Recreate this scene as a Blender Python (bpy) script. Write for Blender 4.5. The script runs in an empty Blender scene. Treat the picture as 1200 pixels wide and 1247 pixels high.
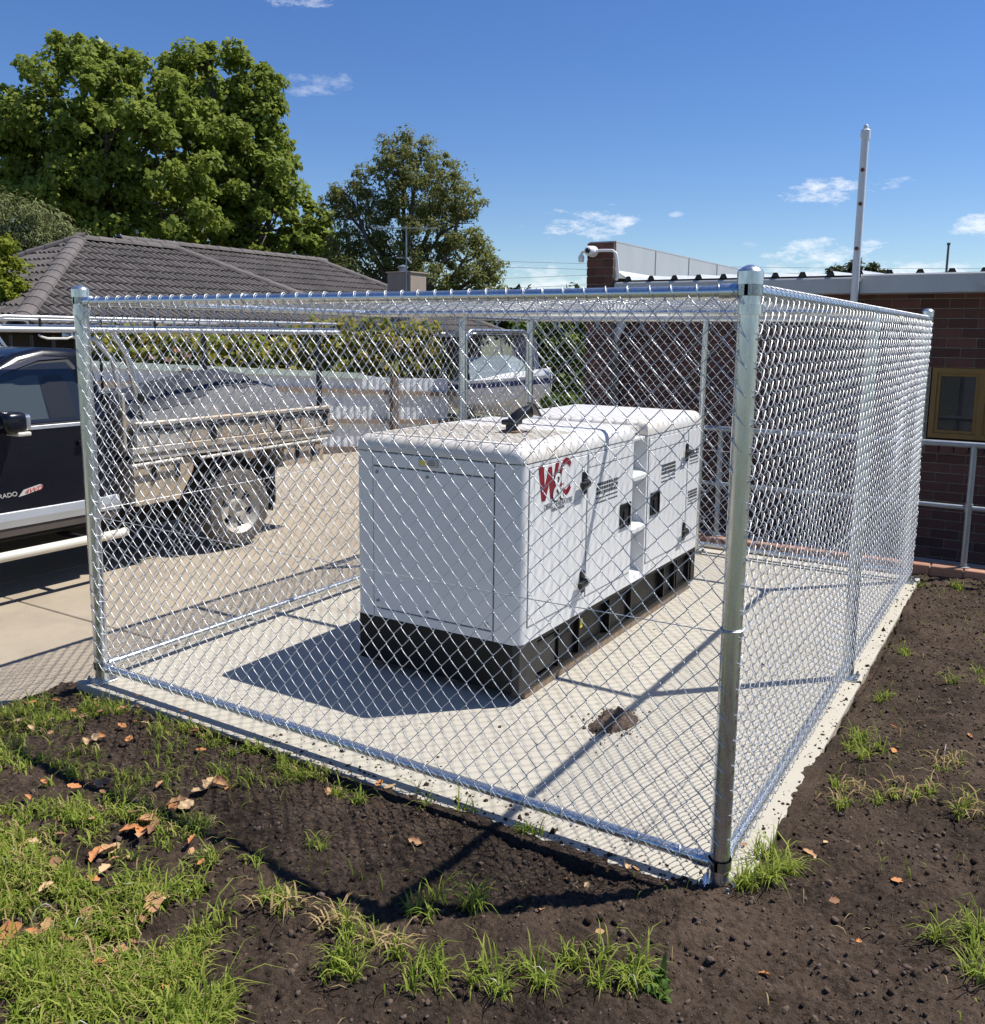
import bpy, bmesh, math, random
import numpy as np
from mathutils import Vector, Matrix
R_ = math.radians
rng = np.random.default_rng(7)
random.seed(7)
S = bpy.context.scene
COL = S.collection

# ------------------------------------------------------------------ camera
F_PX, CX, CY, CZ, YAW, PITCH, ROLL, PYC = 1097.648, 0.8358, -2.8969, 1.9057, 0.5519, -0.1517, 0.0109, 574.148
_r = Vector((math.cos(YAW), math.sin(YAW), 0)); _f = Vector((-math.sin(YAW), math.cos(YAW), 0)); _u = Vector((0, 0, 1))
FW = _f * math.cos(PITCH) + _u * math.sin(PITCH)
_u2 = _u * math.cos(PITCH) - _f * math.sin(PITCH)
RT = _r * math.cos(ROLL) + _u2 * math.sin(ROLL)
UP = _u2 * math.cos(ROLL) - _r * math.sin(ROLL)
CAMP = Vector((CX, CY, CZ))
cam = bpy.data.cameras.new('camera'); camo = bpy.data.objects.new('camera', cam); COL.objects.link(camo)
M = Matrix((RT, UP, -FW)).transposed().to_4x4(); M.translation = CAMP
camo.matrix_world = M
cam.sensor_fit = 'AUTO'; cam.sensor_width = 36; cam.lens = F_PX / 1247 * 36
cam.shift_y = -(623.5 - PYC) / 1247
cam.clip_start = 0.05; cam.clip_end = 3000
S.camera = camo
def sight(px, py): return FW + RT * ((px - 600) / F_PX) - UP * ((py - PYC) / F_PX)
def at_depth(px, py, d): return CAMP + sight(px, py) * d
def at_plane(px, py, axis, val):
    d = sight(px, py); return CAMP + d * ((val - CAMP[axis]) / d[axis])

# ------------------------------------------------------------------ world
SUN = Vector((.42, .42, 1)).normalized()
SUN_EL = math.asin(SUN.z); SUN_AZ = math.atan2(SUN.x, SUN.y)
W = bpy.data.worlds.new('World'); S.world = W; W.use_nodes = True
nt = W.node_tree; nt.nodes.clear()
def N(nt, t, **kw):
    n = nt.nodes.new(t)
    for k, v in kw.items():
        if k in n.inputs.keys() if isinstance(k, str) else False: n.inputs[k].default_value = v
        else: setattr(n, k, v)
    return n
def math_node(nt, op, a, b=None, c=None, clamp=False):
    n = nt.nodes.new('ShaderNodeMath'); n.operation = op; n.use_clamp = clamp
    for i, x in enumerate((a, b, c)):
        if x is None: continue
        if isinstance(x, (int, float)): n.inputs[i].default_value = x
        else: nt.links.new(x, n.inputs[i])
    return n.outputs[0]
sky = nt.nodes.new('ShaderNodeTexSky'); sky.sky_type = 'NISHITA'; sky.sun_disc = False
sky.sun_elevation = SUN_EL; sky.sun_rotation = SUN_AZ
sky.altitude = 0; sky.air_density = 1.0; sky.dust_density = 0.05; sky.ozone_density = 5.0
geo = nt.nodes.new('ShaderNodeTexCoord')
nz = nt.nodes.new('ShaderNodeTexNoise'); nz.inputs['Scale'].default_value = 26; nz.inputs['Detail'].default_value = 7; nz.inputs['Roughness'].default_value = .70
mp = nt.nodes.new('ShaderNodeMapping'); mp.inputs['Scale'].default_value = (1, 1, 2.6)
nt.links.new(geo.outputs['Generated'], mp.inputs[0]); nt.links.new(mp.outputs[0], nz.inputs['Vector'])
total = None
CLOUDS = [(-43.5, 18.5, 3.0, .42, .8), (-42.3, 14.3, 2.3, .8, .42), (-26.2, 6.8, 3.6, .95, 1.0), (-12.3, 8.25, 2.5, .8, 1.0), (-8.7, 8.7, 1.3, .42, .95),
          (-12.1, 4.9, 3.6, .75, 1.0), (-3.9, 6.1, 1.9, .65, 1.0), (-28.7, 2.9, 5.0, 1.5, .85), (-9.0, 3.4, 7.5, 1.25, .95), (-20.6, 7.2, .5, .16, .5), (-16.1, 5.4, .6, .2, .5),
          (60, 14, 9, 2, .7), (120, 20, 8, 2, .6), (-120, 16, 10, 2.2, .7), (175, 12, 9, 1.6, .7), (-80, 11, 6, 1.4, .6)]
for az, el, w, h, amt in CLOUDS:
    a, e = R_(az), R_(el)
    c = Vector((math.sin(a) * math.cos(e), math.cos(a) * math.cos(e), math.sin(e)))
    rt = Vector((math.cos(a), -math.sin(a), 0)); upv = rt.cross(c); 
    if upv.z < 0: upv = -upv
    def dot(v):
        n = nt.nodes.new('ShaderNodeVectorMath'); n.operation = 'DOT_PRODUCT'
        nt.links.new(geo.outputs['Generated'], n.inputs[0]); n.inputs[1].default_value = v; return n.outputs['Value']
    u = math_node(nt, 'DIVIDE', dot(rt), R_(w) * 1.15); v = math_node(nt, 'DIVIDE', dot(upv - c * 0), R_(h) * 1.3)
    v = math_node(nt, 'SUBTRACT', v, math.tan(0) )
    q = math_node(nt, 'ADD', math_node(nt, 'MULTIPLY', u, u), math_node(nt, 'MULTIPLY', v, v))
    front = math_node(nt, 'GREATER_THAN', dot(c), .5)
    m = math_node(nt, 'SUBTRACT', math_node(nt, 'MULTIPLY', nz.outputs['Fac'], 4.2), q)       # noise eats the edge
    m = math_node(nt, 'MULTIPLY', math_node(nt, 'SUBTRACT', m, 1.62), .85, clamp=True)
    m = math_node(nt, 'MULTIPLY', math_node(nt, 'MULTIPLY', m, amt), front)
    total = m if total is None else math_node(nt, 'MAXIMUM', total, m)
mix = nt.nodes.new('ShaderNodeMix'); mix.data_type = 'RGBA'
nt.links.new(total, mix.inputs['Factor'])
hs = nt.nodes.new('ShaderNodeHueSaturation'); hs.inputs['Saturation'].default_value = 1.20; hs.inputs['Hue'].default_value = .512; hs.inputs['Value'].default_value = 1.0
nt.links.new(sky.outputs[0], hs.inputs['Color'])
nt.links.new(hs.outputs[0], mix.inputs['A']); mix.inputs['B'].default_value = (9.0, 9.2, 9.6, 1)
bg = nt.nodes.new('ShaderNodeBackground'); bg.inputs['Strength'].default_value = 0.090
nt.links.new(mix.outputs['Result'], bg.inputs['Color'])
wo = nt.nodes.new('ShaderNodeOutputWorld'); nt.links.new(bg.outputs[0], wo.inputs['Surface'])
# ------------------------------------------------------------------ sun, exposure
sl = bpy.data.lights.new('sun', 'SUN'); sl.energy = 5.0; sl.angle = R_(.5); sl.color = (1, .955, .88)
so = bpy.data.objects.new('sun', sl); COL.objects.link(so)
so.rotation_euler = SUN.to_track_quat('Z', 'Y').to_euler(); so.location = (20, 20, 40)
S.view_settings.view_transform = 'Standard'; S.view_settings.look = 'None'
S.view_settings.exposure = 0.42; S.view_settings.gamma = 1; S.view_settings.use_curve_mapping = False

# ------------------------------------------------------------------ materials
MATS = {}
def mat(name, col, rough=.6, metal=0., var=.0, vscale=8., bump=0., bscale=40., rand=0., dirt=None, dscale=2., dthr=.55, spec=.5, detail=6., stretch=None, wear=None):
    if name in MATS: return MATS[name]
    m = bpy.data.materials.new(name); m.use_nodes = True; t = m.node_tree
    b = t.nodes['Principled BSDF']; L = t.links
    b.inputs['Roughness'].default_value = rough; b.inputs['Metallic'].default_value = metal
    b.inputs['Specular IOR Level'].default_value = spec
    tc = t.nodes.new('ShaderNodeTexCoord'); vec = tc.outputs['Object']
    if stretch:
        mp = t.nodes.new('ShaderNodeMapping'); mp.inputs['Scale'].default_value = stretch; L.new(vec, mp.inputs[0]); vec = mp.outputs[0]
    base = t.nodes.new('ShaderNodeRGB'); base.outputs[0].default_value = (*col, 1); out = base.outputs[0]
    def noise(s, d=detail, r=.6):
        n = t.nodes.new('ShaderNodeTexNoise'); n.inputs['Scale'].default_value = s; n.inputs['Detail'].default_value = d; n.inputs['Roughness'].default_value = r
        L.new(vec, n.inputs['Vector']); return n.outputs['Fac']
    def scaled(colsock, f):
        n = t.nodes.new('ShaderNodeVectorMath'); n.operation = 'SCALE'; L.new(colsock, n.inputs[0]); L.new(f, n.inputs['Scale']); return n.outputs[0]
    if var:
        f = math_node(t, 'ADD', math_node(t, 'MULTIPLY', math_node(t, 'SUBTRACT', noise(vscale), .5), var * 4), 1.0)
        out = scaled(out, f)
    if rand:
        oi = t.nodes.new('ShaderNodeObjectInfo'); g = t.nodes.new('ShaderNodeNewGeometry')
        s = math_node(t, 'FRACT', math_node(t, 'ADD', oi.outputs['Random'], g.outputs['Random Per Island']))
        f = math_node(t, 'ADD', math_node(t, 'MULTIPLY', math_node(t, 'SUBTRACT', s, .5), rand * 2), 1.0)
        out = scaled(out, f)
    if dirt:
        n = noise(dscale, 8, .65)
        f = math_node(t, 'MULTIPLY', math_node(t, 'SUBTRACT', n, dthr), 6.0, clamp=True)
        mx = t.nodes.new('ShaderNodeMix'); mx.data_type = 'RGBA'; L.new(f, mx.inputs['Factor']); L.new(out, mx.inputs['A']); mx.inputs['B'].default_value = (*dirt, 1); out = mx.outputs['Result']
    L.new(out, b.inputs['Base Color'])
    if var or wear:
        rr = math_node(t, 'ADD', math_node(t, 'MULTIPLY', math_node(t, 'SUBTRACT', noise(vscale * 1.7), .5), (wear or .25)), rough, clamp=True)
        L.new(rr, b.inputs['Roughness'])
    if bump:
        n = noise(bscale, 8); bp = t.nodes.new('ShaderNodeBump'); bp.inputs['Strength'].default_value = bump; bp.inputs['Distance'].default_value = .02
        L.new(n, bp.inputs['Height']); L.new(bp.outputs[0], b.inputs['Normal'])
    MATS[name] = m; return m
def leafmat(name, cols, trans=.3, rough=.65, spec=.15):
    if name in MATS: return MATS[name]
    m = bpy.data.materials.new(name); m.use_nodes = True; t = m.node_tree; L = t.links; b = t.nodes['Principled BSDF']
    g = t.nodes.new('ShaderNodeNewGeometry'); r = t.nodes.new('ShaderNodeValToRGB')
    oi = t.nodes.new('ShaderNodeObjectInfo')
    s = math_node(t, 'FRACT', math_node(t, 'ADD', g.outputs['Random Per Island'], oi.outputs['Random']))
    L.new(s, r.inputs[0])
    el = r.color_ramp.elements
    for i, c in enumerate(cols):
        p = i / (len(cols) - 1)
        e = el[0] if i == 0 else (el[1] if i == len(cols) - 1 else el.new(p))
        e.color = (*c, 1); e.position = p
    b.inputs['Roughness'].default_value = rough; b.inputs['Specular IOR Level'].default_value = spec
    L.new(r.outputs[0], b.inputs['Base Color'])
    tr = t.nodes.new('ShaderNodeBsdfTranslucent'); L.new(r.outputs[0], tr.inputs['Color'])
    mx = t.nodes.new('ShaderNodeMixShader'); mx.inputs[0].default_value = trans
    L.new(b.outputs[0], mx.inputs[1]); L.new(tr.outputs[0], mx.inputs[2]); L.new(mx.outputs[0], t.nodes['Material Output'].inputs['Surface'])
    MATS[name] = m; return m
galv = mat('galvanised_steel', (.66, .69, .70), .27, .92, var=.09, vscale=16, wear=.45, stretch=(3, 3, .7))
galvd = mat('galvanised_dull', (.30, .33, .36), .45, .8, var=.08, vscale=10)
wirem = mat('galvanised_wire', (.60, .62, .64), .42, .62, var=.04, vscale=30)
white = mat('white_powder_coat', (.71, .715, .71), .38, 0, var=.012, vscale=3, bump=.04, bscale=260)
whitetop = mat('white_dusty_lid', (.69, .68, .66), .42, 0, var=.02, vscale=3, dirt=(.66, .60, .51), dscale=1.0, dthr=.44)
blackp = mat('black_plastic', (.012, .012, .013), .4, 0, var=.05)
skidm = mat('black_skid_paint', (.007, .007, .0075), .45, 0, var=.12, vscale=6, dirt=(.05, .042, .034), dscale=5, dthr=.68, spec=.3)
seamm = mat('dark_seam', (.11, .115, .12), .7)
redp = mat('red_print', (.215, .010, .018), .5)
greyp = mat('grey_print', (.16, .16, .17), .6)
yellowp = mat('yellow_sticker', (.75, .62, .05), .5)
timber = mat('weathered_timber', (.26, .19, .13), .85, 0, var=.18, vscale=9, stretch=(1, 1, 6), bump=.25, bscale=30)
timberd = mat('dark_timber', (.17, .125, .09), .9, 0, var=.2, vscale=9, bump=.3, bscale=30)
concrete = mat('pale_concrete', (.43, .40, .335), .9, 0, var=.045, vscale=5, bump=.12, bscale=90, dirt=(.335, .30, .24), dscale=2.6, dthr=.565)
drive = mat('tan_driveway', (.35, .295, .22), .92, 0, var=.09, vscale=2.2, bump=.2, bscale=70, dirt=(.27, .225, .17), dscale=.9, dthr=.52)
brickm = mat('red_brown_brick', (.098, .041, .031), .85, 0, var=.14, vscale=14, rand=.30, bump=.3, bscale=60)
kerbbrick = mat('orange_kerb_brick', (.36, .19, .125), .85, 0, var=.14, vscale=14, rand=.2, bump=.3, bscale=60)
mortar = mat('mortar', (.24, .21, .17), .95, 0, var=.08, vscale=20, bump=.3, bscale=80)
gutterm = mat('grey_fascia', (.42, .43, .425), .5, .1, var=.06, vscale=3, dirt=(.27, .25, .22), dscale=1.5, dthr=.6, stretch=(1, 1, .5))
roofsheet = mat('roof_sheet', (.62, .63, .62), .45, .3, var=.05, vscale=4)
flash = mat('parapet_flashing', (.40, .42, .42), .5, .15, var=.07, vscale=4, stretch=(1, 1, .25), dirt=(.36, .335, .27), dscale=1.3, dthr=.55)
ochre = mat('ochre_timber_frame', (.21, .12, .026), .6, 0, var=.1, vscale=8, stretch=(1, 1, .3))
pvc = mat('white_pvc', (.62, .64, .66), .45, 0, var=.03, vscale=6, dirt=(.35, .27, .2), dscale=7, dthr=.74)
glassd = mat('dark_window_glass', (.018, .021, .026), .06, 0, spec=.6)
tilem = mat('charcoal_roof_tile', (.092, .080, .074), .8, 0, var=.15, vscale=3, rand=.22, bump=.25, bscale=50)
capm = mat('ridge_tile_grey', (.115, .10, .094), .85, 0, var=.15, vscale=4, rand=.15, bump=.3, bscale=30)
zinc = mat('zincalume_sheet', (.74, .78, .80), .5, .08, var=.05, vscale=3, dirt=(.5, .5, .5), dscale=2, dthr=.62)
greencap = mat('pale_green_capping', (.42, .50, .43), .6, 0, var=.05)
navy = mat('navy_car_paint', (.009, .010, .016), .22, .25, var=.05, vscale=3, dirt=(.05, .045, .045), dscale=1.6, dthr=.6)
blacktrim = mat('black_trim', (.018, .018, .02), .55)
silver = mat('silver_cladding', (.50, .53, .56), .4, .5, var=.05, vscale=5)
stepm = mat('cream_step_tube', (.72, .69, .60), .35, .2, var=.06, vscale=6)
rackm = mat('silver_rack', (.56, .57, .57), .38, .7, var=.08, vscale=6)
alloy = mat('dusty_aluminium', (.46, .43, .38), .55, .25, var=.1, vscale=5, dirt=(.36, .27, .17), dscale=2.5, dthr=.44)
dusty = mat('dust_caked_panel', (.40, .32, .22), .85, .05, var=.12, vscale=5, dirt=(.28, .23, .17), dscale=3, dthr=.55)
tyrem = mat('dusty_tyre', (.10, .085, .07), .9, 0, var=.2, vscale=9, bump=.3, bscale=40)
rimm = mat('dusty_rim', (.46, .43, .38), .5, .3, var=.12, vscale=9)
tarpg = mat('grey_canvas', (.105, .105, .108), .75, 0, var=.1, vscale=4, bump=.35, bscale=9, dirt=(.24, .22, .19), dscale=2, dthr=.6)
tarpd = mat('dark_canvas', (.022, .024, .032), .7, 0, var=.1, vscale=4, bump=.3, bscale=9)
chrome = mat('chrome_letters', (.66, .65, .60), .4, .3)
boatw = mat('white_gelcoat', (.74, .74, .72), .35, 0, var=.04, vscale=3)
boatb = mat('blue_boat_stripe', (.03, .04, .16), .4)
rubber = mat('black_rubber', (.03, .03, .03), .8)
bark = mat('grey_bark', (.13, .105, .085), .9, 0, var=.2, vscale=6, bump=.5, bscale=18)
chim = mat('render_chimney', (.33, .27, .22), .9, 0, var=.12, vscale=4, stretch=(1, 1, .3), bump=.2)
cctvw = mat('white_plastic', (.78, .78, .77), .3)
polem = mat('grey_pole', (.16, .15, .14), .8)

# ------------------------------------------------------------------ mesh helpers
def link(name, me, material=None, parent=None, smooth=False):
    o = bpy.data.objects.new(name, me); COL.objects.link(o)
    if material is not None and not me.materials: me.materials.append(material)
    if parent is not None: o.parent = parent
    if smooth: me.polygons.foreach_set('use_smooth', np.ones(len(me.polygons), bool))
    return o
def np_mesh(name, V, Q, material=None, parent=None, smooth=False):
    V = np.ascontiguousarray(V, dtype=np.float32); Q = np.ascontiguousarray(Q, dtype=np.int32); k = Q.shape[1]
    me = bpy.data.meshes.new(name)
    me.vertices.add(len(V)); me.vertices.foreach_set('co', V.ravel())
    me.loops.add(Q.size); me.loops.foreach_set('vertex_index', Q.ravel())
    me.polygons.add(len(Q)); me.polygons.foreach_set('loop_start', np.arange(0, Q.size, k, dtype=np.int32))
    me.update(calc_edges=True); me.validate()
    return link(name, me, material, parent, smooth)
def tubes(paths, rad, sides, ref, closed_caps=False):
    """paths [B,N,3] -> verts, quads; ref: a vector never parallel to the tangents; rad scalar or [N]"""
    P = np.asarray(paths, float)
    if P.ndim == 2: P = P[None]
    B, Np, _ = P.shape
    T = np.gradient(P, axis=1); T /= np.linalg.norm(T, axis=2, keepdims=True) + 1e-12
    n1 = np.cross(T, np.asarray(ref, float)); n1 /= np.linalg.norm(n1, axis=2, keepdims=True) + 1e-12
    n2 = np.cross(T, n1)
    a = np.arange(sides) * 2 * math.pi / sides
    rad = np.asarray(rad, float); rad = rad.reshape(1, -1, 1, 1) if rad.ndim else rad
    V = P[:, :, None, :] + rad * (n1[:, :, None, :] * np.cos(a)[None, None, :, None] + n2[:, :, None, :] * np.sin(a)[None, None, :, None])
    idx = np.arange(B * Np * sides).reshape(B, Np, sides)
    A = idx[:, :-1, :]; Bq = idx[:, 1:, :]
    Q = np.stack([A, np.roll(A, -1, 2), np.roll(Bq, -1, 2), Bq], -1).reshape(-1, 4)
    return V.reshape(-1, 3), Q
class MB:
    def __init__(s): s.v = []; s.f = []; s.n = 0
    def add(s, V, F):
        V = [tuple(v) for v in V]; s.v += V; s.f += [tuple(i + s.n for i in f) for f in F]; s.n += len(V); return s
    def box(s, x0, x1, y0, y1, z0, z1):
        V = [(x, y, z) for z in (z0, z1) for y in (y0, y1) for x in (x0, x1)]
        return s.add(V, [(0, 2, 3, 1), (4, 5, 7, 6), (0, 1, 5, 4), (1, 3, 7, 5), (3, 2, 6, 7), (2, 0, 4, 6)])
    def bbox(s, x0, x1, y0, y1, z0, z1, b, seg=2):
        bm = bmesh.new(); bmesh.ops.create_cube(bm, size=1)
        for v in bm.verts: v.co = Vector(((x0 + x1) / 2 + v.co.x * (x1 - x0), (y0 + y1) / 2 + v.co.y * (y1 - y0), (z0 + z1) / 2 + v.co.z * (z1 - z0)))
        bmesh.ops.bevel(bm, geom=bm.edges[:], offset=b, segments=seg, affect='EDGES', profile=.5)
        return s.bm(bm)
    def bm(s, bm):
        bm.verts.index_update(); s.add([v.co[:] for v in bm.verts], [[v.index for v in f.verts] for f in bm.faces]); bm.free(); return s
    def tube(s, pts, r, sides=10, caps=True):
        pts = [Vector(p) for p in pts]; n = len(pts)
        rs = r if isinstance(r, (list, tuple)) else [r] * n
        prev = None; V = []
        for i in range(n):
            t = (pts[min(i + 1, n - 1)] - pts[max(i - 1, 0)]).normalized()
            if prev is None:
                a = Vector((0, 0, 1)) if abs(t.z) < .9 else Vector((1, 0, 0)); x = t.cross(a).normalized()
            else:
                x = (prev - t * prev.dot(t)).normalized()
            prev = x; y = t.cross(x)
            for k in range(sides):
                an = 2 * math.pi * k / sides
                V.append(pts[i] + (x * math.cos(an) + y * math.sin(an)) * rs[i])
        Fc = []
        for i in range(n - 1):
            for k in range(sides):
                k2 = (k + 1) % sides
                Fc.append((i * sides + k, i * sides + k2, (i + 1) * sides + k2, (i + 1) * sides + k))
        if caps: Fc += [tuple(range(sides))[::-1], tuple((n - 1) * sides + k for k in range(sides))]
        return s.add(V, Fc)
    def lathe(s, prof, c, axis='z', sides=20, caps=True):
        """prof: (radius, height) pairs, closed at the ends when radius 0"""
        V = []; Fc = []
        for r, h in prof:
            for k in range(sides):
                a = 2 * math.pi * k / sides; p = (r * math.cos(a), r * math.sin(a), h)
                p = p if axis == 'z' else ((h, p[0], p[1]) if axis == 'x' else (p[1], h, p[0]))
                V.append((c[0] + p[0], c[1] + p[1], c[2] + p[2]))
        for i in range(len(prof) - 1):
            for k in range(sides):
                k2 = (k + 1) % sides; Fc.append((i * sides + k, i * sides + k2, (i + 1) * sides + k2, (i + 1) * sides + k))
        if caps: Fc += [tuple(range(sides))[::-1], tuple((len(prof) - 1) * sides + k for k in range(sides))]
        return s.add(V, Fc)
    def prism(s, poly, axis, a, b):
        """poly: 2D points in the two other axes (cyclic order), extruded from a to b along axis"""
        def P(u, v, w): return {'x': (w, u, v), 'y': (u, w, v), 'z': (u, v, w)}[axis]
        n = len(poly); V = [P(u, v, a) for u, v in poly] + [P(u, v, b) for u, v in poly]
        Fc = [tuple(range(n))[::-1], tuple(range(n, 2 * n))] + [(i, (i + 1) % n, n + (i + 1) % n, n + i) for i in range(n)]
        return s.add(V, Fc)
    def build(s, name, material=None, parent=None, smooth=False, angle=None):
        me = bpy.data.meshes.new(name); me.from_pydata(s.v, [], s.f)
        bm = bmesh.new(); bm.from_mesh(me); bmesh.ops.recalc_face_normals(bm, faces=bm.faces[:])
        if smooth:
            lim = R_(angle or 40)
            for f in bm.faces: f.smooth = True
            for e in bm.edges:
                if len(e.link_faces) == 2 and e.calc_face_angle(0) > lim: e.smooth = False
        bm.to_mesh(me); bm.free(); me.update()
        return link(name, me, material, parent)
def tag(o, label=None, cat=None, group=None, kind=None):
    if label: o['label'] = label
    if cat: o['category'] = cat
    if group: o['group'] = group
    if kind: o['kind'] = kind
    return o
def thing(name, label, cat, loc=(0, 0, 0), group=None):
    o = bpy.data.objects.new(name, None); COL.objects.link(o); o.empty_display_size = .1
    tag(o, label, cat, group); o['_loc'] = 0; del o['_loc']
    return o
# value noise ---------------------------------------------------------
_tab = rng.random((256, 256))
def vnoise(x, y, s, seed=0):
    x = np.asarray(x) * s + seed * 17.3; y = np.asarray(y) * s + seed * 9.1
    xi = np.floor(x).astype(int); yi = np.floor(y).astype(int); fx = x - xi; fy = y - yi
    fx = fx * fx * (3 - 2 * fx); fy = fy * fy * (3 - 2 * fy)
    g = lambda a, b: _tab[a & 255, b & 255]
    return (g(xi, yi) * (1 - fx) + g(xi + 1, yi) * fx) * (1 - fy) + (g(xi, yi + 1) * (1 - fx) + g(xi + 1, yi + 1) * fx) * fy - .5
def text_obj(txt, name, material, parent, origin, xdir, ydir, size, thick=.002, shear=0., sx=1.):
    cu = bpy.data.curves.new(name, 'FONT'); cu.body = txt; cu.size = size; cu.extrude = thick; cu.shear = shear
    o = bpy.data.objects.new(name, cu); COL.objects.link(o)
    bpy.context.view_layer.update()
    me = bpy.data.meshes.new_from_object(o.evaluated_get(bpy.context.evaluated_depsgraph_get()))
    bpy.data.objects.remove(o); bpy.data.curves.remove(cu)
    x = Vector(xdir).normalized(); y = Vector(ydir).normalized(); z = x.cross(y)
    for v in me.vertices:
        c = v.co; v.co = Vector(origin) + x * c.x * sx + y * c.y + z * c.z
    me.materials.clear(); me.name = name
    return link(name, me, material, parent)

# ================================================================== SETTING
CAGE_W, CAGE_D, MID_Y, HR, HC = 3.446, 4.72, 2.32, 2.045, 2.118
# one ground sheet to the horizon
gmat = mat('far_ground', (.10, .105, .055), .95, 0, var=.2, vscale=.6, bump=.3, bscale=6)
MB().add([(-900, -900, -.2), (900, -900, -.2), (900, 900, -.2), (-900, 900, -.2)], [(0, 1, 2, 3)]).build('ground', gmat)
tag(bpy.data.objects['ground'], kind='structure')
# slab with a slightly rough edge
SX0, SX1, SY0, SY1 = -3.56, .08, -.085, 4.93
slab = MB().bbox(SX0, SX1, SY0, SY1, -.17, 0, .008, 2).build('concrete_slab', concrete); tag(slab, kind='structure')
# driveway: cast panels with recessed joints between them
dv = tag(MB().box(-11, -3.66, -7, 14, -.19, -.105).build('driveway', drive), kind='structure')
DZ = -.085
xs = [-11, -8.6, -6.05, -3.66]; ys = [-7, -3.0, .75, 4.63, 8.42, 14]
for i in range(3):
    for j in range(5):
        g = .006
        MB().bbox(xs[i] + g, xs[i + 1] - g, ys[j] + g, ys[j + 1] - g, -.104, DZ, .006, 1).build('paving_panel', drive, dv)

# soil bed ------------------------------------------------------------
def soil_h(x, y):
    x = np.asarray(x, float); y = np.asarray(y, float)
    d = np.maximum(np.maximum(SY0 - y, x - SX1), 0)          # distance from the slab
    rise = -.035 + .105 * np.clip(d / .75, 0, 1) ** .8
    rise = np.where((x > SX1) & (y > -.1), -.03 + .05 * np.clip(d / .6, 0, 1), rise)
    lump = .03 * vnoise(x, y, 2.2, 1) + .028 * vnoise(x, y, 6, 2)
    rise = rise + .072 * np.exp(-((x - .06) ** 2 + (y + .17) ** 2) / .08)
    left = np.clip((-x - 2.9) / .8, 0, 1); rise = rise * (1 - left) + (-.06) * left
    return rise + lump
soilm = bpy.data.materials.new('dark_soil'); soilm.use_nodes = True
t = soilm.node_tree; b = t.nodes['Principled BSDF']; b.inputs['Roughness'].default_value = .95; b.inputs['Specular IOR Level'].default_value = .2
tc = t.nodes.new('ShaderNodeTexCoord')
def tn(s, d=8, r=.65):
    n = t.nodes.new('ShaderNodeTexNoise'); n.inputs['Scale'].default_value = s; n.inputs['Detail'].default_value = d; n.inputs['Roughness'].default_value = r
    t.links.new(tc.outputs['Object'], n.inputs['Vector']); return n.outputs['Fac']
cr = t.nodes.new('ShaderNodeValToRGB')
cr.color_ramp.elements[0].position = .38; cr.color_ramp.elements[0].color = (.015, .0098, .0065, 1)
cr.color_ramp.elements[1].position = .63; cr.color_ramp.elements[1].color = (.132, .093, .066, 1)
mixv = math_node(t, 'ADD', math_node(t, 'ADD', math_node(t, 'MULTIPLY', tn(1.6, 4), .42), math_node(t, 'MULTIPLY', tn(9, 4), .20)), math_node(t, 'MULTIPLY', tn(60), .38))
t.links.new(mixv, cr.inputs[0]); t.links.new(cr.outputs[0], b.inputs['Base Color'])
bp = t.nodes.new('ShaderNodeBump'); bp.inputs['Strength'].default_value = 1.0; bp.inputs['Distance'].default_value = .016
t.links.new(math_node(t, 'ADD', tn(70), math_node(t, 'MULTIPLY', tn(190), .6)), bp.inputs['Height']); t.links.new(bp.outputs[0], b.inputs['Normal'])
def soil_surface(x, y):
    h = soil_h(x, y)
    h = h + .020 * vnoise(x, y, 15, 3) + .020 * np.abs(vnoise(x, y, 34, 4)) + .012 * vnoise(x, y, 62, 5) + .010 * vnoise(x, y, 118, 6)
    return h
def soil_grid(x0, x1, y0, y1, step):
    nx = int((x1 - x0) / step) + 1; ny = int((y1 - y0) / step) + 1
    X, Y = np.meshgrid(np.linspace(x0, x1, nx), np.linspace(y0, y1, ny)); Z = soil_surface(X, Y)
    idx = np.arange(nx * ny).reshape(ny, nx)
    cx = (X[:-1, :-1] + X[1:, 1:]) / 2; cy = (Y[:-1, :-1] + Y[1:, 1:]) / 2
    keep = ~((cx < SX1 - .07) & (cy > SY0 + .07)) & ~((cx < -3.72) & (cy > -3))
    Q = np.stack([idx[:-1, :-1], idx[:-1, 1:], idx[1:, 1:], idx[1:, :-1]], -1)[keep]
    # let a ragged skin of soil creep over the slab edge
    V = np.stack([X, Y, Z], -1).reshape(-1, 3)
    used, inv = np.unique(Q, return_inverse=True)
    return V[used], inv.reshape(Q.shape)
V1, Q1 = soil_grid(-3.8, 1.7, -2.3, .6, .0078); V2, Q2 = soil_grid(-.2, 2.3, .6, 5.15, .013)
so_ = np_mesh('soil', np.concatenate([V1, V2]), np.concatenate([Q1, Q2 + len(V1)]), soilm, smooth=True); tag(so_, kind='structure')

# clods and crumbs of soil
def ico():
    bm = bmesh.new(); bmesh.ops.create_icosphere(bm, subdivisions=1, radius=1); v = np.array([x.co[:] for x in bm.verts]); bm.verts.index_update()
    f = np.array([[x.index for x in q.verts] for q in bm.faces]); bm.free(); return v, f
IV, IF = ico()
def lumps(P, r, material, name, parent=None):
    n = len(P); q = rng.normal(size=(n, 1, 3)) * .0
    sc = (r[:, None, None] * (1 + .55 * rng.uniform(-1, 1, (n, 12, 1)))) * rng.uniform(.6, 1.15, (n, 1, 3))
    V = (IV[None] * sc + P[:, None, :]).reshape(-1, 3)
    Fq = (IF[None] + (np.arange(n) * 12)[:, None, None]).reshape(-1, 3)
    return np_mesh(name, V, Fq, material, parent)
n = 27000
px = rng.uniform(-3.6, 1.7, n * 3); py = rng.uniform(-2.2, 5.1, n * 3)
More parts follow.
